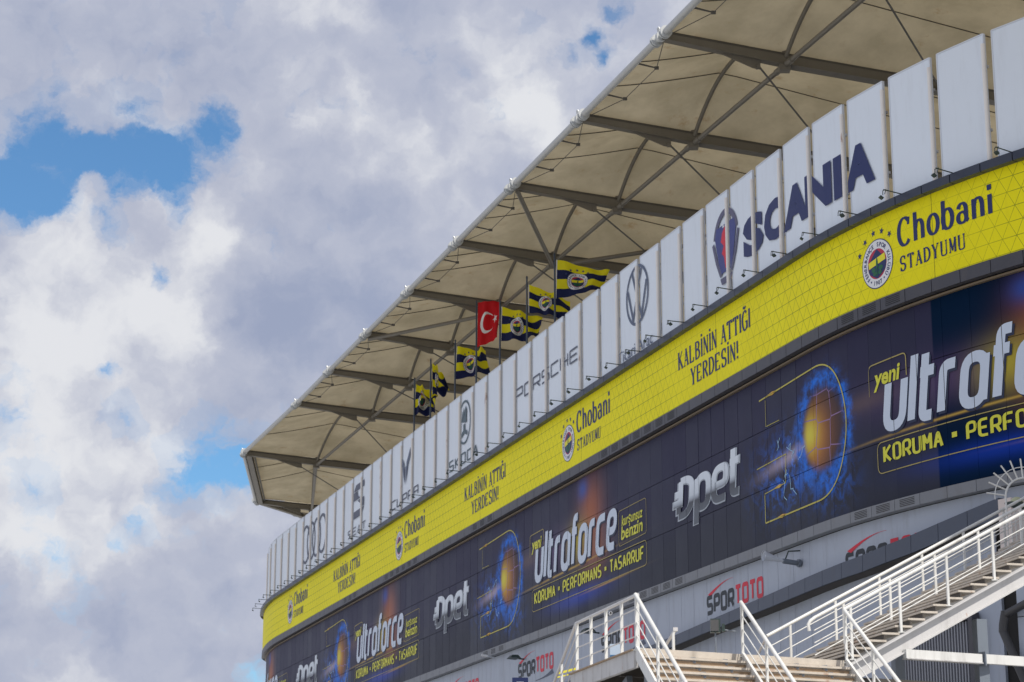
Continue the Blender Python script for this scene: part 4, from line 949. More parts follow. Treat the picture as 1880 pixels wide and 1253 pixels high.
# edge pipe with collars
edge = [uvp(*l[0], ZR) for l in L0]
for a, b in zip(edge[:-1], edge[1:]):
    d = (b - a).normalized()
    MB().tube([a + d * .5, b - d * .5], .165, 18).obj('edge_pipe', M_pipe, roof)
for i, p in enumerate(edge):
    d = (edge[min(i + 1, len(edge) - 1)] - edge[max(i - 1, 0)]).normalized(); sdv = Vector((-VD[0], -VD[1], 0)); upv = Vector((0, 0, 1))
    mb = MB().tube([p - d * .5, p + d * .5], .145, 16)
    for k in (-.62, -.44, .44, .62): mb.tube([p + d * (k - .035), p + d * (k + .035)], .28, 18)
    for k in (-.53, .53): mb.tube([p + d * (k - .13), p + d * (k + .13)], .21, 16)
    mb.tube([p - d * .1, p + d * .1], .24, 16)
    mb.add([p + upv * .1 - d * .22, p + upv * .1 + d * .22, p + upv * .40 + sdv * .10 + d * .1, p + upv * .40 + sdv * .10 - d * .1,
            p + upv * .1 - d * .22 + sdv * .05, p + upv * .1 + d * .22 + sdv * .05, p + upv * .40 + sdv * .15 + d * .1, p + upv * .40 + sdv * .15 - d * .1],
           [(0, 1, 2, 3), (7, 6, 5, 4), (0, 3, 7, 4), (1, 5, 6, 2), (3, 2, 6, 7)])
    mb.obj('collar', M_collar, roof)
# end verges: deep box edges round the corner
for i in range(len(US) - 1, len(L0) - 1):
    a, b = edge[i], edge[i + 1]; inn = Vector((VD[0], VD[1], 0)) * .45
    MB().beam(a + inn + Vector((0, 0, -.1)), b + inn + Vector((0, 0, -.1)), .42, .30).obj('verge_beam', M_roofst, roof)
    cc = MB(); L = (b - a).length; k = .4
    MB().beam(a + inn * 1.9 + Vector((0, 0, .08)), b + inn * 1.9 + Vector((0, 0, .08)), .12, .12).obj('verge_rail', M_roofdk, roof)
    while k < L: cc.box(a + (b - a) * (k / L) + inn * 1.5 + Vector((0, 0, -.02)), (.14, .14, .14)); k += .6
    cc.obj('verge_clamps', M_roofdk, roof)
# purlins, arches, cables, membrane, seams
HB = 1.95
def arch_z(a): return HB * 4 * a * (1 - a)
def shape(b):
    if b < 1: return 0.02 + .98 * (b ** 1.15)
    return max(0.18, 1 - (b - 1) * .95 + .13 * (b - 1) ** 2)
for i in range(len(L0) - 1):
    la, lb = L0[i], L0[i + 1]
    A = uvp(*la[1], tz(39.3) - .34); B = uvp(*lb[1], tz(39.3) - .34); d = (B - A).normalized()
    MB().tube([A + d * .3, A + d * .85], .15, 14).tube([B - d * .85, B - d * .3], .15, 14).tube([A + d * .6, B - d * .6], .12, 14).obj('purlin', M_roofst, roof)
    P = lambda a, b, dz=0: (lambda qa, qb: uvp(qa[0] + (qb[0] - qa[0]) * a, qa[1] + (qb[1] - qa[1]) * a, tz(qa[1]) + .28 + arch_z(a) * shape(b) + dz))(lp(la, b), lp(lb, b))
    hs = 1.0 if i < len(US) - 1 else .8
    MB().tube([P(a, 1, -.14 - .2 * (1 - 4 * a * (1 - a)) * 1.4) for a in np.linspace(.02, .98, 22)], .10, 12).obj('arch', M_roofst, roof)
    MB().beam(P(.0, 1, -.3), P(.0, 1, .1), .2, .2, up=(1, 0, 0)).obj('arch_foot', M_roofst, roof)
    # membrane
    na, bs = 20, list(np.linspace(0.02, 1, 12)) + list(np.linspace(1.03, 2, 20)); vs = []; fs = []
    for b in bs:
        for k in range(na + 1):
            a = k / na; p = P(a, b); p.z += 0.03 * mnoise.noise(Vector((p.x * .35, p.y * .35, i))); vs.append(p)
    for r_ in range(len(bs) - 1):
        for k in range(na): q = r_ * (na + 1) + k; fs.append((q, q + 1, q + na + 2, q + na + 1))
    me = MB().add(vs, fs, True).mesh('membrane'); link('membrane', me, roof, None, M_memb)
    sm = MB()
    for a in (1 / 3., 2 / 3.):
        aa = a + random.uniform(-.03, .03)
        sm.tube([P(aa, b, -.03) for b in np.linspace(.02, 2, 30)], .026, 5, False)
    sm.obj('seam', M_roofdk, roof)
    # rigging by the edge pipe
    if i < len(US) - 2:
        cb = MB(); inn = Vector((VD[0], VD[1], 0)); pa, pb = edge[i], edge[i + 1]
        t1 = pa + (pb - pa) * .30 + inn * 1.05 + Vector((0, 0, -.12)); t2_ = pa + (pb - pa) * .68 + inn * 1.05 + Vector((0, 0, -.12))
        for q, f in ((t1, .30), (t2_, .68)):
            MB().tube([pa + (pb - pa) * f, q], .05, 8, r2=.035).box(q, (.2, .14, .12)).obj('strut', M_roofdk, roof)
        cb.tube([pa + (pb - pa) * .02 + inn * .25, t1, t2_, pb - (pb - pa) * .02 + inn * .25], .02, 6, False); cb.obj('cable', M_roofdk, roof)
def brace(a, b): MB().tube([a, b], .125, 12).obj('brace', M_roofst, roof)
n2 = 6                                                              # index of the node nearest u = 82
dn = Vector((0, 0, -.2))
brace(edge[n2 + 2] + dn * 1.5 + Vector((VD[0], VD[1], 0)) * .3, uvp(*L0[n2 + 3][1], tz(39.3) - .5))
brace(uvp(*L0[n2 + 3][1], tz(39.3) - .5), uvp(*lp(L0[n2 + 2], 1.5), tz(48) - .3))
brace(edge[n2 + 5] + dn * 1.5 + Vector((VD[0], VD[1], 0)) * .3, uvp(*L0[n2 + 4][1], tz(39.3) - .5))
# inner support line hidden behind the screen
for u in (40, 103, 166): MB().tube([uvp(u, 57, 0), uvp(u, 57, ZR - 1.3)], .6, 16).obj('mast', M_roofst, roof)

# ================================================================== FLAGS
FL = [ # name data: u, top z, m/px, corner offsets in px (TL TR BR BL), red, label pole, label flag, fold amp
    (108.5, 37.2, 36.9, .0301, [(0, 0), (102, 30), (82, 62), (-2, 75)], 0, 'nearest and tallest dark flag pole above the white panels', 'largest yellow and navy striped flag, nearest, flying wide beside the right-hand pole', .10),
    (113.4, 37.25, 36.85, .0313, [(0, 0), (78, 32), (68, 66), (0, 54)], 0, 'dark flag pole second from the right above the panels', 'striped club flag partly hidden behind the nearest flag pole', .17),
    (118.5, 37.25, 36.9, .0325, [(0, 0), (74, 24), (68, 62), (-2, 66)], 0, 'dark flag pole just right of the red flag', 'striped club flag flying directly right of the red flag', .17),
    (123.3, 38.5, 38.45, .0334, [(0, 0), (44, -2), (38, 70), (-1, 86)], 1, 'taller dark flag pole carrying the red flag', 'red flag with a white crescent and star', .07),
    (127.9, 37.15, 36.8, .0347, [(0, 0), (57, 10), (60, 50), (-3, 63)], 0, 'dark flag pole just left of the red flag', 'striped club flag flying just left of the red flag', .16),
    (133.6, 37.3, 37.1, .036, [(0, 0), (17, 18), (26, 56), (1, 60)], 0, 'dark flag pole of the limp twisted flag', 'limp twisted striped flag, narrowest of all', .30),
    (137.6, 36.95, 36.6, .037, [(0, 0), (33, 14), (40, 54), (-3, 59)], 0, 'dark flag pole farthest to the left', 'folded striped flag on the pole farthest left', .30)]
WX = Vector((0.985, -0.17, 0)).normalized(); WY = Vector((WX.y, -WX.x, 0))      # wind and towards-camera normal
for k, (u, zt, zf, mp_, cor, red, lab1, lab2, amp) in enumerate(FL):
    b0 = uvp(u, 37.6, 27.2); top = uvp(u, 37.6, zt); o = thing('flag_pole', b0, lab1, 'flag pole', 'flag poles behind the white panel screen')
    MB().tube([b0, b0 + (top - b0) * .5, top], .075, 12, r2=.05).obj('pole', M_darkpole, o)
    MB().tube([top + Vector((0, 0, -.02)), top + Vector((0, 0, .1))], .07, 10, r2=.03).obj('finial', M_darkpole, o)
    org = uvp(u, 37.6, zf) + WX * .09
    C4 = [(x * mp_, -y * mp_) for x, y in cor]
    def fmap(U, V, L, C4=C4, org=org, amp=amp, k=k):
        """U 0..1 out from the pole, V 0..1 from bottom to top"""
        t = 1 - V
        x = (C4[0][0] * (1 - U) + C4[1][0] * U) * (1 - t) + (C4[3][0] * (1 - U) + C4[2][0] * U) * t
        z = (C4[0][1] * (1 - U) + C4[1][1] * U) * (1 - t) + (C4[3][1] * (1 - U) + C4[2][1] * U) * t
        e = U ** .8
        ph = k * 1.7
        w1 = math.sin(2 * math.pi * (U * 1.35 + t * .35) + ph); w2 = math.sin(2 * math.pi * (U * 2.4 - t * .8) + ph * 2.1)
        w3 = mnoise.noise(Vector((U * 3.2, t * 2.6, k * 5.1)))
        amp = amp * 1.1 + .02
        x += e * amp * .55 * math.cos(2 * math.pi * (U * 1.35 + t * .35) + ph); z += e * amp * (.35 * w2 + .5 * w3)
        y = e * amp * (2.2 * w1 + .9 * w2 + 1.6 * w3)
        return org + WX * x + WY * (y + .012 + L * .008) + Vector((0, 0, z))
    nu, nv = 60, 40; vs = []; fs = []
    for j in range(nv + 1):
        for i in range(nu + 1): vs.append(fmap(i / nu, j / nv, -1))
    for j in range(nv):
        for i in range(nu): q = j * (nu + 1) + i; fs.append((q, q + 1, q + nu + 2, q + nu + 1))
    fo = thing('flag', org, lab2, 'flag', 'flags flying above the white panel screen' if not red else None)
    me = MB().add(vs, fs, True).mesh('cloth'); uvl = me.uv_layers.new(name='UVMap')
    for lpp in me.loops: q = lpp.vertex_index; uvl.data[lpp.index].uv = ((q % (nu + 1)) / nu, (q // (nu + 1)) / nv)
    link('cloth', me, fo, None, M_flagr if red else M_flag)
    if red:
        p = P2(); A_ = [(.42 + .30 * math.cos(a), .50 + .25 * math.sin(a)) for a in np.linspace(.62, 2 * math.pi - .62, 36)]
        B_ = [(.49 + .245 * math.cos(a), .50 + .20 * math.sin(a)) for a in np.linspace(.75, 2 * math.pi - .75, 36)]
        p.quad_strip(B_, A_, 0); p.star(.76, .55, .12, .35, 0); wrap(p, 'crescent_and_star', M_whitep, fo, 0, mp=fmap, cut=.06)
    else:
        asp = 1.35 if k < 5 else 1.0
        def cm(x, y, L, f=fmap): return f(.43 + x * .26 / asp * 1.0, .46 + y * .31, L)
        place_crest(fo, 0, 0, 1.0, mapper=cm)
        for c in fo.children:
            if c.name.startswith('crest'): c.data.polygons.foreach_set('use_smooth', [True] * len(c.data.polygons))

# ================================================================== WALL PRINTS: four sponsor words on the grey wall, ledge hides parts
adv = thing('wall_advert', fpt(5, 14.3, 0.5), 'red and black sponsor lettering with swooshes repeated along the grey wall', 'wall lettering')
GO = 0.54 - 0.012
for i, sl_ in enumerate((-2.0, 11.25, 24.45, 37.5, 50.7)):
    x0 = -sl_; bh = [14.17, 14.34, 14.22, 14.22, 14.2][i]
    t = strokes_text('SPOR', SQ, .31, .28, .22, cw=.82, gap=.24); wrap(t.fit(x0, x0 + 2.95, bh, .66, 0.0), 'lettering', M_blackp, adv, GO)
    t = strokes_text('TOTO', SQ, .28, .26, .2, cw=.80, gap=.24); wrap(t.fit(x0 + 3.12, x0 + 5.9, bh + .02, .70, 0.0), 'lettering', M_redp, adv, GO)
    sw = P2(); q = np.linspace(0, 1, 18)
    up_ = [(x0 + .15 + 2.75 * a, bh + .80 + .38 * math.sin(a * 1.75)) for a in q]; lo_ = [(x0 + .45 + 2.45 * a, bh + .70 + .47 * math.sin(a * 1.72)) for a in q]
    wrap(sw.quad_strip(lo_, up_, 0), 'swoosh', M_redp, adv, GO)
    if i > 1:
        sw = P2(); up_ = [(x0 + 3.0 + 2.7 * a, bh - .42 + .32 * a ** 2.2 + .02) for a in q]; lo_ = [(x0 + 3.0 + 2.95 * a, bh - .44 + .12 * a ** 2.2) for a in q]
        wrap(sw.quad_strip(lo_, up_, 0), 'swoosh', M_slate, adv, GO)

# ================================================================== STAIRCASE
G1 = Vector((2.5, 42.93, 0)); da = Vector((.894, .447, 0)).normalized(); dc = Vector((-.243, .970, 0)).normalized()
WA, WC = 4.94, 4.53; RZ, FZ = 7.9, 6.82
def sp_(a, c, z): v = G1 + da * a + dc * c; return Vector((v.x, v.y, z))
st = thing('steel_staircase', sp_(2, 2, 0), 'white railed steel staircase with a wooden stepped flight, landing and flight rising to the right', 'staircase')
def tubeo(nm, pts, r, m=M_rail, n=10): return MB().tube(pts, r, n).obj(nm, m, st)
def post(p, h, w=.07, d=.035, m=M_rail):
    w *= .72; MB().box(p + Vector((0, 0, .012)), (.13, .10, .02)).obj('base_plate', M_rail, st)
    x = MB().beam(p, p + Vector((0, 0, h)), w, d, up=tuple(dc)); return x.obj('post', m, st)
RT = .033; RM = .0125
# landing floor and front edge beams
fl = MB(); P4 = [sp_(-.02, 0, FZ), sp_(WA, 0, FZ), sp_(WA, WC, FZ), sp_(-.02, WC, FZ)]
fl.add([p for p in P4] + [p - Vector((0, 0, .10)) for p in P4], [(0, 1, 2, 3), (7, 6, 5, 4), (0, 4, 5, 1), (1, 5, 6, 2), (2, 6, 7, 3), (3, 7, 4, 0)]).obj('landing_deck', M_nose, st)
MB().beam(sp_(-.06, -.02, FZ - .20), sp_(-.06, WC + .1, FZ - .20), .10, .34).obj('edge_beam', M_beamw, st)
MB().beam(sp_(-.06, -.02, FZ - .02), sp_(-.06, WC + .1, FZ - .02), .20, .03).obj('edge_plate', M_riser, st)
MB().beam(sp_(0, .2, FZ - .22), sp_(WA, .2, FZ - .22), .08, .24).obj('under_beam', M_under, st)
for c in (1.6, 3.0, 4.4): MB().beam(sp_(0.1, c, FZ - .24), sp_(WA, c, FZ - .24), .10, .26).obj('under_beam', M_under, st)
MB().add([sp_(0, .3, FZ - .115), sp_(WA, .3, FZ - .115), sp_(WA, WC, FZ - .115), sp_(0, WC, FZ - .115)], [(0, 3, 2, 1)]).obj('underside', M_under, st)
# landing left railing
cs = [0.02, 1.12, 2.24, 3.36, 4.46]
for c in cs: post(sp_(0, c, FZ), RZ - FZ - .02, .085, .04)
tubeo('handrail', [sp_(0, 0, RZ), sp_(0, WC, RZ)], RT, M_stringer)
for k in (.25, .5, .75): tubeo('mid_rail', [sp_(0, 0, FZ + (RZ - FZ) * k), sp_(0, WC, FZ + (RZ - FZ) * k)], RM, M_stringer)
# flight going down behind the landing
for zz, r_, m_ in ((RZ, RT, M_stringer), (RZ - .27, RM, M_stringer), (RZ - .54, RM, M_stringer), (RZ - .81, RM, M_stringer)):
    tubeo('handrail' if r_ == RT else 'mid_rail', [sp_(0, WC, zz), sp_(0, WC + 7, zz - 4.1)], r_, m_)
    if r_ == RT: tubeo('handrail', [sp_(WA, WC, zz), sp_(WA, WC + 7, zz - 4.1)], r_, m_)
post(sp_(0, WC + 1.2, FZ - .75), 1.08); post(sp_(0, WC + 3.2, FZ - 1.9), 1.08)
MB().beam(sp_(0, WC, FZ - .3), sp_(0, WC + 7, FZ - 4.4), .08, .3).obj('stringer', M_beamw, st)
MB().beam(sp_(WA, WC, FZ - .3), sp_(WA, WC + 7, FZ - 4.4), .08, .3).obj('stringer', M_beamw, st)
back_t = MB().beam(sp_(0, 0, 0) - G1, sp_(WA, 0, 0) - G1, .3, .04).mesh('tread'); back_t.materials.append(M_riser)
for k in range(22): link('tread', back_t, st, Matrix.Translation(sp_(0, WC + .3 * (k + .5), FZ - .175 * (k + 1))))
# front flight coming down towards the camera
SLF = .68; nst = 40; run = .25; rise = .17
tread_me = MB().beam(Vector((0, 0, 0)), da * (WA - .04), .29, .045).mesh('tread'); tread_me.materials.append(M_nose)
riser_me = MB().beam(Vector((0, 0, 0)), da * (WA - .06), .03, rise - .085).mesh('riser'); riser_me.materials.append(M_riser)
for k in range(nst):
    if k: link('tread', tread_me, st, Matrix.Translation(sp_(.02, -run * k + .10, FZ - rise * k)))
    link('riser', riser_me, st, Matrix.Translation(sp_(.03, -run * k + .02, FZ - rise * (k + .5) - .006)))
MB().beam(sp_(0, -.01, FZ - .045), sp_(WA, -.01, FZ - .045), .05, .13).obj('edge_nosing', M_nose, st)
for a in (-.05, 2.42, WA + .02):
    MB().beam(sp_(a, -.0, FZ - .05), sp_(a, -run * nst, FZ - .05 - rise * nst), .05, .24).obj('stringer', M_rail, st)
    zt0 = RZ; L = run * nst
    tubeo('handrail', [sp_(a, 0, zt0), sp_(a, -L, zt0 - SLF * L)], RT + .008)
    for k in (.27, .52, .77): tubeo('mid_rail', [sp_(a, 0, FZ + (RZ - FZ) * k), sp_(a, -L, FZ + (RZ - FZ) * k - SLF * L)], RM)
    for j in range(8):
        t = 0.03 + j * 1.35; post(sp_(a, -t, FZ - SLF * t - .02), RZ - FZ, .07, .045)
for a in (1.15, 1.9, 3.6, 4.3):                                    # dark brackets on the steps
    for k in range(1, 9): MB().box(sp_(a + .02 * k, -run * k + .03, FZ - rise * k - .02), (.10, .06, .12)).obj('bracket', M_steel, st)
# right flight rising
SLR = .50; LR = 9.6; nr = 28
def ra(t, c, z): return sp_(WA + t, c, z)
for c, off_ in ((0.0, 0), (2.2, 0), (WC, 0)):
    t0 = 0.0 if c != 2.2 else 0.25
    z = lambda t: RZ + SLR * t
    if c == 0.0: pts = [ra(0, c, RZ), ra(LR, c, z(LR))]
    elif c > 3: pts = [ra(-.0, c, RZ), ra(LR, c, z(LR))]
    else:
        pts = [ra(.12, c, z(.15) - .24), ra(.10, c, z(.15) - .10), ra(.16, c, z(.16) - .02), ra(.28, c, z(.28)), ra(LR, c, z(LR))]
    tubeo('handrail', pts, RT + .006)
    ks = (.25, .5, .75) if c > 0 else (.36, .68)
    for k in ks: tubeo('mid_rail', [ra(t0, c, FZ + 1.08 * k + SLR * t0), ra(LR, c, FZ + 1.08 * k + SLR * LR)], RM)
    off0 = {0.0: .18, 2.2: 1.05, WC: .65}[c]
    t = off0
    while t < LR: post(ra(t, c, FZ + SLR * t - .05), 1.10, .07, .05); t += 1.28
MB().beam(ra(-.25, -.03, FZ - .41), ra(LR, -.03, FZ - .285 + SLR * (LR)), .06, .34).obj('stringer', M_stringer, st)
MB().beam(ra(-.25, -.10, FZ - .225), ra(LR, -.10, FZ - .10 + SLR * (LR)), .22, .022).obj('stringer_flange', M_stringer, st)
MB().beam(ra(-.25, -.07, FZ - .595), ra(LR, -.07, FZ - .47 + SLR * (LR)), .15, .022).obj('stringer_flange', M_stringer, st)
MB().beam(ra(-.2, WC + .03, FZ - .50), ra(LR, WC + .03, FZ - .38 + SLR * (LR)), .06, .40).obj('stringer', M_stringer, st)
MB().beam(ra(.2, 2.2, FZ - .12), ra(LR, 2.2, FZ - .10 + SLR * (LR)), .05, .10).obj('stringer', M_stringer, st)
rr_, rz_ = LR / nr, SLR * LR / nr
rt = MB().beam(dc * .02, dc * (WC - .02), rr_ + .05, .045).mesh('tread'); rt.materials.append(M_nose)
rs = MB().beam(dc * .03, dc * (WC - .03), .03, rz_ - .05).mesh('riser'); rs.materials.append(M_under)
for k in range(nr):
    link('tread', rt, st, Matrix.Translation(ra(rr_ * (k + .5), 0, FZ + rz_ * (k + 1) - .03)))
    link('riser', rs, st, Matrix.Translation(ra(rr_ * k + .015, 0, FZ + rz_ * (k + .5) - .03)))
# top landing
tl = [ra(LR, 0, FZ + SLR * LR), ra(LR + 4, 0, FZ + SLR * LR), ra(LR + 4, WC, FZ + SLR * LR), ra(LR, WC, FZ + SLR * LR)]
MB().add(tl + [p - Vector((0, 0, .3)) for p in tl], [(0, 1, 2, 3), (7, 6, 5, 4), (0, 4, 5, 1), (1, 5, 6, 2), (2, 6, 7, 3), (3, 7, 4, 0)]).obj('landing_deck', M_stringer, st)
# dense baluster gate near the top
for k in range(14): MB().beam(ra(7.2 + k * .13, WC + .3, FZ - .35 + SLR * (7.2 + k * .13)), ra(7.2 + k * .13, WC + .3, FZ + .95 + SLR * (7.2 + k * .13)), .022, .022, up=tuple(dc)).obj('baluster', M_rail, st)
# supports
for a, c in ((.35, .25), (WA - .3, .25), (.35, WC - .3), (WA - .3, WC - .3)): MB().beam(sp_(a, c, 0), sp_(a, c, FZ - .1), .2, .2, up=tuple(dc)).obj('column', M_steel, st)
MB().beam(sp_(.42, .1, FZ - .38), sp_(2.3, .1, FZ - 2.9), .2, .16).obj('brace', M_steel, st)
MB().beam(sp_(.3, 1.5, FZ - .42), sp_(.3, 4.3, FZ - 1.3), .12, .14).obj('brace', M_steel, st)
for t in (3.6, 9.3): MB().beam(ra(t, .1, 0), ra(t, .1, FZ + SLR * t - .7), .24, .24, up=tuple(dc)).obj('column', M_steel, st); MB().beam(ra(t, WC - .1, 0), ra(t, WC - .1, FZ + SLR * t - .7), .24, .24, up=tuple(dc)).obj('column', M_steel, st)
# long white cross beam with bolted splice
w0, w1 = ra(1.45, -.14, 7.04), ra(6.5, -.14, 7.04)
ws = w0 + (w1 - w0) * .395
MB().beam(w0, ws, .12, .19).beam(ws + (w1 - w0) * .02, w1, .12, .20).obj('cross_beam', M_rail, st)
MB().beam(w0 - Vector((0, 0, .10)), ws - Vector((0, 0, .10)), .18, .02).obj('cross_beam_flange', M_beamw, st)
MB().beam(ws + (w1 - w0) * .008, ws + (w1 - w0) * .014, .22, .30).obj('splice_plate', M_steel, st)
MB().beam(ra(.0, .3, 6.42), ra(4.3, .3, 6.42), .5, .2).obj('deck_beam', M_under, st)
MB().beam(sp_(WA, 2.0, 5.4), ra(6.0, 2.0, 5.45), .5, .2).obj('deck_beam', M_under, st)

# spike fan against climbing, at the top of the far railing
sc_ = Vector((12.52, 52.0, 11.57))
fan = thing('spike_fan', sc_, 'white half-round fan of anti-climb spikes above the stair railing', 'spike guard')
ex, ez = Vector((1, .12, 0)).normalized(), Vector((0, 0, 1))
def arc(r, a0, a1, n=26): return [sc_ + ex * r * math.cos(q) + ez * r * math.sin(q) for q in np.linspace(a0, a1, n)]
MB().tube([arc(.50, math.pi, 0)[0] - Vector((0, 0, .8))] + arc(.50, math.pi, 0), .026, 8).obj('inner_hoop', M_rail, fan)
MB().tube(arc(.77, math.pi * 1.02, 0), .012, 6).obj('outer_hoop', M_rail, fan)
for q in np.linspace(math.pi * .965, math.pi * .08, 11):
    MB().tube([sc_ + (ex * math.cos(q) + ez * math.sin(q)) * .50, sc_ + (ex * math.cos(q) + ez * math.sin(q)) * .98], .019, 6).obj('spike', M_rail, fan)
# lamp head beyond the fan
lh = thing('lantern', sc_ + Vector((.15, 1.0, .1)), 'greenish oval lantern glimpsed inside the spike fan', 'lantern')
hm = MB(); c0 = sc_ + Vector((.02, 1.0, .06)); n_ = 16; vs = []; fs = []
for j in range(9):
    f = j / 8; r_ = .10 * math.sin(math.pi * min(f * .9 + .08, 1)); 
    for k in range(n_): q = 2 * math.pi * k / n_; vs.append(c0 + Vector((f * .75 - .3, r_ * 1.6 * math.cos(q), r_ * math.sin(q) - .12 * f)))
for j in range(8):
    for k in range(n_): fs.append((j * n_ + k, j * n_ + (k + 1) % n_, (j + 1) * n_ + (k + 1) % n_, (j + 1) * n_ + k))
hm.add(vs, fs, True).obj('housing', M_lampg, lh)
dm = MB(); vs = []; fs = []; c1 = c0 + Vector((0, 0, .03))
for j in range(6):
    q1 = math.pi / 2 * j / 5
    for k in range(n_): q = 2 * math.pi * k / n_; vs.append(c1 + Vector((.16 * math.cos(q1) * math.cos(q), .12 * math.cos(q1) * math.sin(q), .13 * math.sin(q1))))
for j in range(5):
    for k in range(n_): fs.append((j * n_ + k, j * n_ + (k + 1) % n_, (j + 1) * n_ + (k + 1) % n_, (j + 1) * n_ + k))
dm.add(vs, fs, True).obj('dome', mat('lamp_dome', (.45, .47, .30), .3), lh)
MB().tube([c0 + Vector((.4, 0, -.1)), c0 + Vector((.8, .1, -.3)), c0 + Vector((.9, .2, -11.2))], .05, 10).obj('pole', M_lampg, lh)

# ================================================================== SMALL FIXTURES
def at(px, py, Y):
    """helper for measured positions: direction from the camera position, depth Y"""
    x, y = px - 940, 626.5 - py; F, p = 3975.2, .26
    d = Vector((x, F * math.cos(p) - y * math.sin(p), F * math.sin(p) + y * math.cos(p))); return Vector((0, 0, 1.7)) + d * (Y / d.y)
# horn loudspeaker on the grey wall
hp = fpt(1.75, 15.1, 0.5); hn = thing('horn_speaker', hp, 'grey horn loudspeaker projecting from the grey wall under the dark cladding', 'loudspeaker')
out = (fpt(1.75, 0, -1) - fpt(1.75, 0, 0)).normalized(); tip = hp + out * 1.55 + Vector((0, 0, .22))
b1 = hp + out * .75 + Vector((0, 0, .06))
MB().tube([hp + out * .1, b1], .10, 14).tube([hp + out * .02, hp + out * .12], .16, 14).obj('body', M_steel, hn)
MB().tube([b1, b1 + (tip - b1) * .55, tip], .05, 16, False, r2=.20).tube([tip, tip + out * .03], .21, 20, False).tube([b1 + out * .2, tip - out * .05], .03, 10).obj('horn', M_wframe, hn)
MB().tube([hp + out * .7, hp + out * .5 + Vector((0, 0, .45)), hp + Vector((0, 0, .5))], .03, 8).obj('bracket', M_lampg, hn)
def wall_lamp(s, h, label):
    p = fpt(s, h, 0.5); o = thing('wall_floodlight', p, label, 'floodlight', 'dark floodlights on the grey wall'); f = fframe(s, h, 0.5)
    MB().tube([(0, 0, 0), (0, -.5, .05)], .04, 8).obj('arm', M_lampg, o, f)
    MB().add([(-.5, -.35, 0), (.5, -.35, 0), (.38, -.9, .03), (-.38, -.9, .03), (-.3, -.45, .2), (.3, -.45, .2), (.22, -.75, .2), (-.22, -.75, .2)], [(3, 2, 1, 0), (4, 5, 6, 7), (0, 1, 5, 4), (1, 2, 6, 5), (2, 3, 7, 6), (3, 0, 4, 7)]).obj('housing', M_lampg, o, f)
wall_lamp(36.3, 15.12, 'dark floodlight above the sponsor lettering farther left of the staircase')
wall_lamp(24.6, 15.12, 'dark floodlight seen through the landing railing')
# small white camera under the lower sill
p = fpt(41.3, 15.75, 0.4); cc_ = thing('wall_camera', p, 'small white wall camera under the dark cladding left of the staircase', 'camera'); f = fframe(41.3, 15.75, 0.4)
MB().tube([(0, 0, 0), (0.05, -.45, .05)], .03, 8).obj('arm', M_wframe, cc_, f); MB().tube([(-.05, -.4, .08), (-.1, -.75, .14)], .07, 10).obj('body', M_whitep, cc_, f)
# floodlight on a post at the landing
p0 = sp_(1.95, .4, FZ); fp = thing('post_floodlight', p0, 'small square floodlight on a thin post beside the middle stair handrail', 'floodlight')
MB().tube([p0, p0 + Vector((0, 0, .5))], .02, 8).tube([p0 + Vector((.1, 0, .55)), p0 + Vector((.42, .1, .52))], .015, 6).obj('post', M_steel, fp)
MB().box(p0 + Vector((0, 0, .62)), (.20, .12, .28)).obj('housing', M_lampg, fp); MB().box(p0 + Vector((-.02, -.085, .62)), (.16, .03, .23)).obj('glass', mat('lamp_glass', (.09, .09, .09), .2), fp)
MB().box(p0 + Vector((.16, -.02, .58)), (.06, .06, .16)).obj('ballast', M_lampg, fp)
# end of the far handrail showing its open pipe
p0 = sp_(.35, WC - .1, FZ); hr = thing('handrail_stub', p0, 'short pale handrail end on a post behind the landing', 'handrail')
q0 = at(1240, 1156, 47.6)
MB().tube([Vector((q0.x - .05, q0.y, FZ)), q0 + Vector((-.05, 0, -.1)), q0], .035, 8).obj('post', M_rail, hr)
MB().tube([q0, q0 + Vector((-.35, .9, -.55))], .035, 8).box(q0, (.10, .09, .08)).obj('rail', M_stringer, hr)
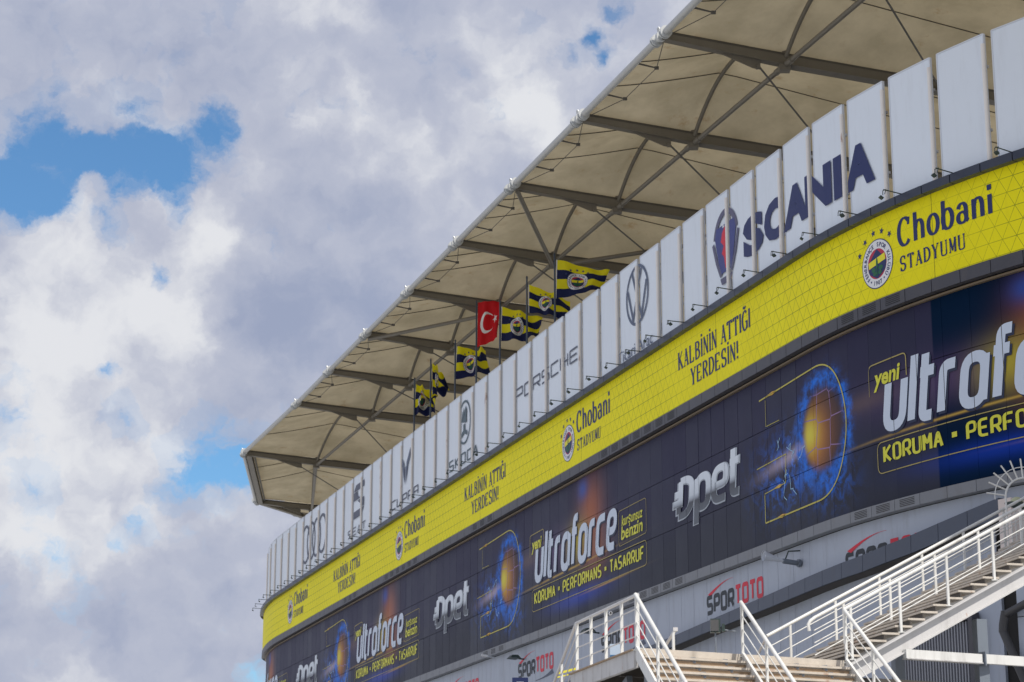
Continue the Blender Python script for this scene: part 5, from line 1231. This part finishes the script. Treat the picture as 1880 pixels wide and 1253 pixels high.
# bullet camera hanging by the landing railing
q0 = at(1121, 1127, 46.2); bc = thing('bullet_camera', q0, 'round bullet camera beside the landing railing', 'camera')
MB().tube([q0 + Vector((0, -.1, 0)), q0 + Vector((0, .25, .03))], .035, 14).obj('body', M_wframe, bc); MB().tube([q0 + Vector((0, -.11, 0)), q0 + Vector((0, -.101, 0))], .024, 14).obj('lens', M_soff, bc)
MB().tube([q0 + Vector((-.01, .2, .02)), q0 + Vector((-.06, .3, .14))], .012, 6).obj('bracket', M_steel, bc)
# small notice fixed to the landing railing, navy sign, yellow barrier behind
q0 = at(1130, 1194, 46.5); ns = thing('notice_board', q0, 'small blue and white notice behind the landing railing', 'notice')
MB().box(q0, (.24, .02, .26)).obj('sheet', mat('pale_blue_sheet', (.40, .50, .62), .5), ns); MB().box(q0 + Vector((0, -.014, -.13)), (.24, .01, .05)).obj('footer', mat('blue_sheet', (.03, .12, .25), .5), ns)
q0 = at(955, 1262, 60); nv_ = thing('navy_sign', Vector((q0.x, q0.y, 0)), 'navy rectangular sign at the bottom edge left of the staircase', 'sign')
MB().box(q0, (.44, .05, .52)).obj('board', mat('navy_board', (.01, .02, .09), .4), nv_); MB().box(q0 + Vector((0, -.03, .13)), (.20, .01, .02)).obj('print', M_whitep, nv_)
MB().tube([Vector((q0.x, q0.y + .05, 0)), q0 + Vector((0, .05, 0))], .03, 8).obj('post', M_steel, nv_)
q0 = at(1040, 1234, 52); yb = thing('yellow_barrier', Vector((q0.x, q0.y, 0)), 'yellow painted barrier rail behind the left end of the landing', 'barrier')
MB().beam(q0 + Vector((-.22, 0, -.04)), q0 + Vector((.28, .1, .10)), .05, .05).beam(q0 + Vector((-.22, 0, -.13)), q0 + Vector((.28, .1, .0)), .05, .03).obj('rail', M_yelbar, yb)
MB().beam(Vector((q0.x + .28, q0.y + .1, 0)), q0 + Vector((.28, .1, .14)), .07, .07).beam(Vector((q0.x - .2, q0.y, 0)), q0 + Vector((-.2, 0, 0)), .05, .05).obj('post', M_yelbar, yb)
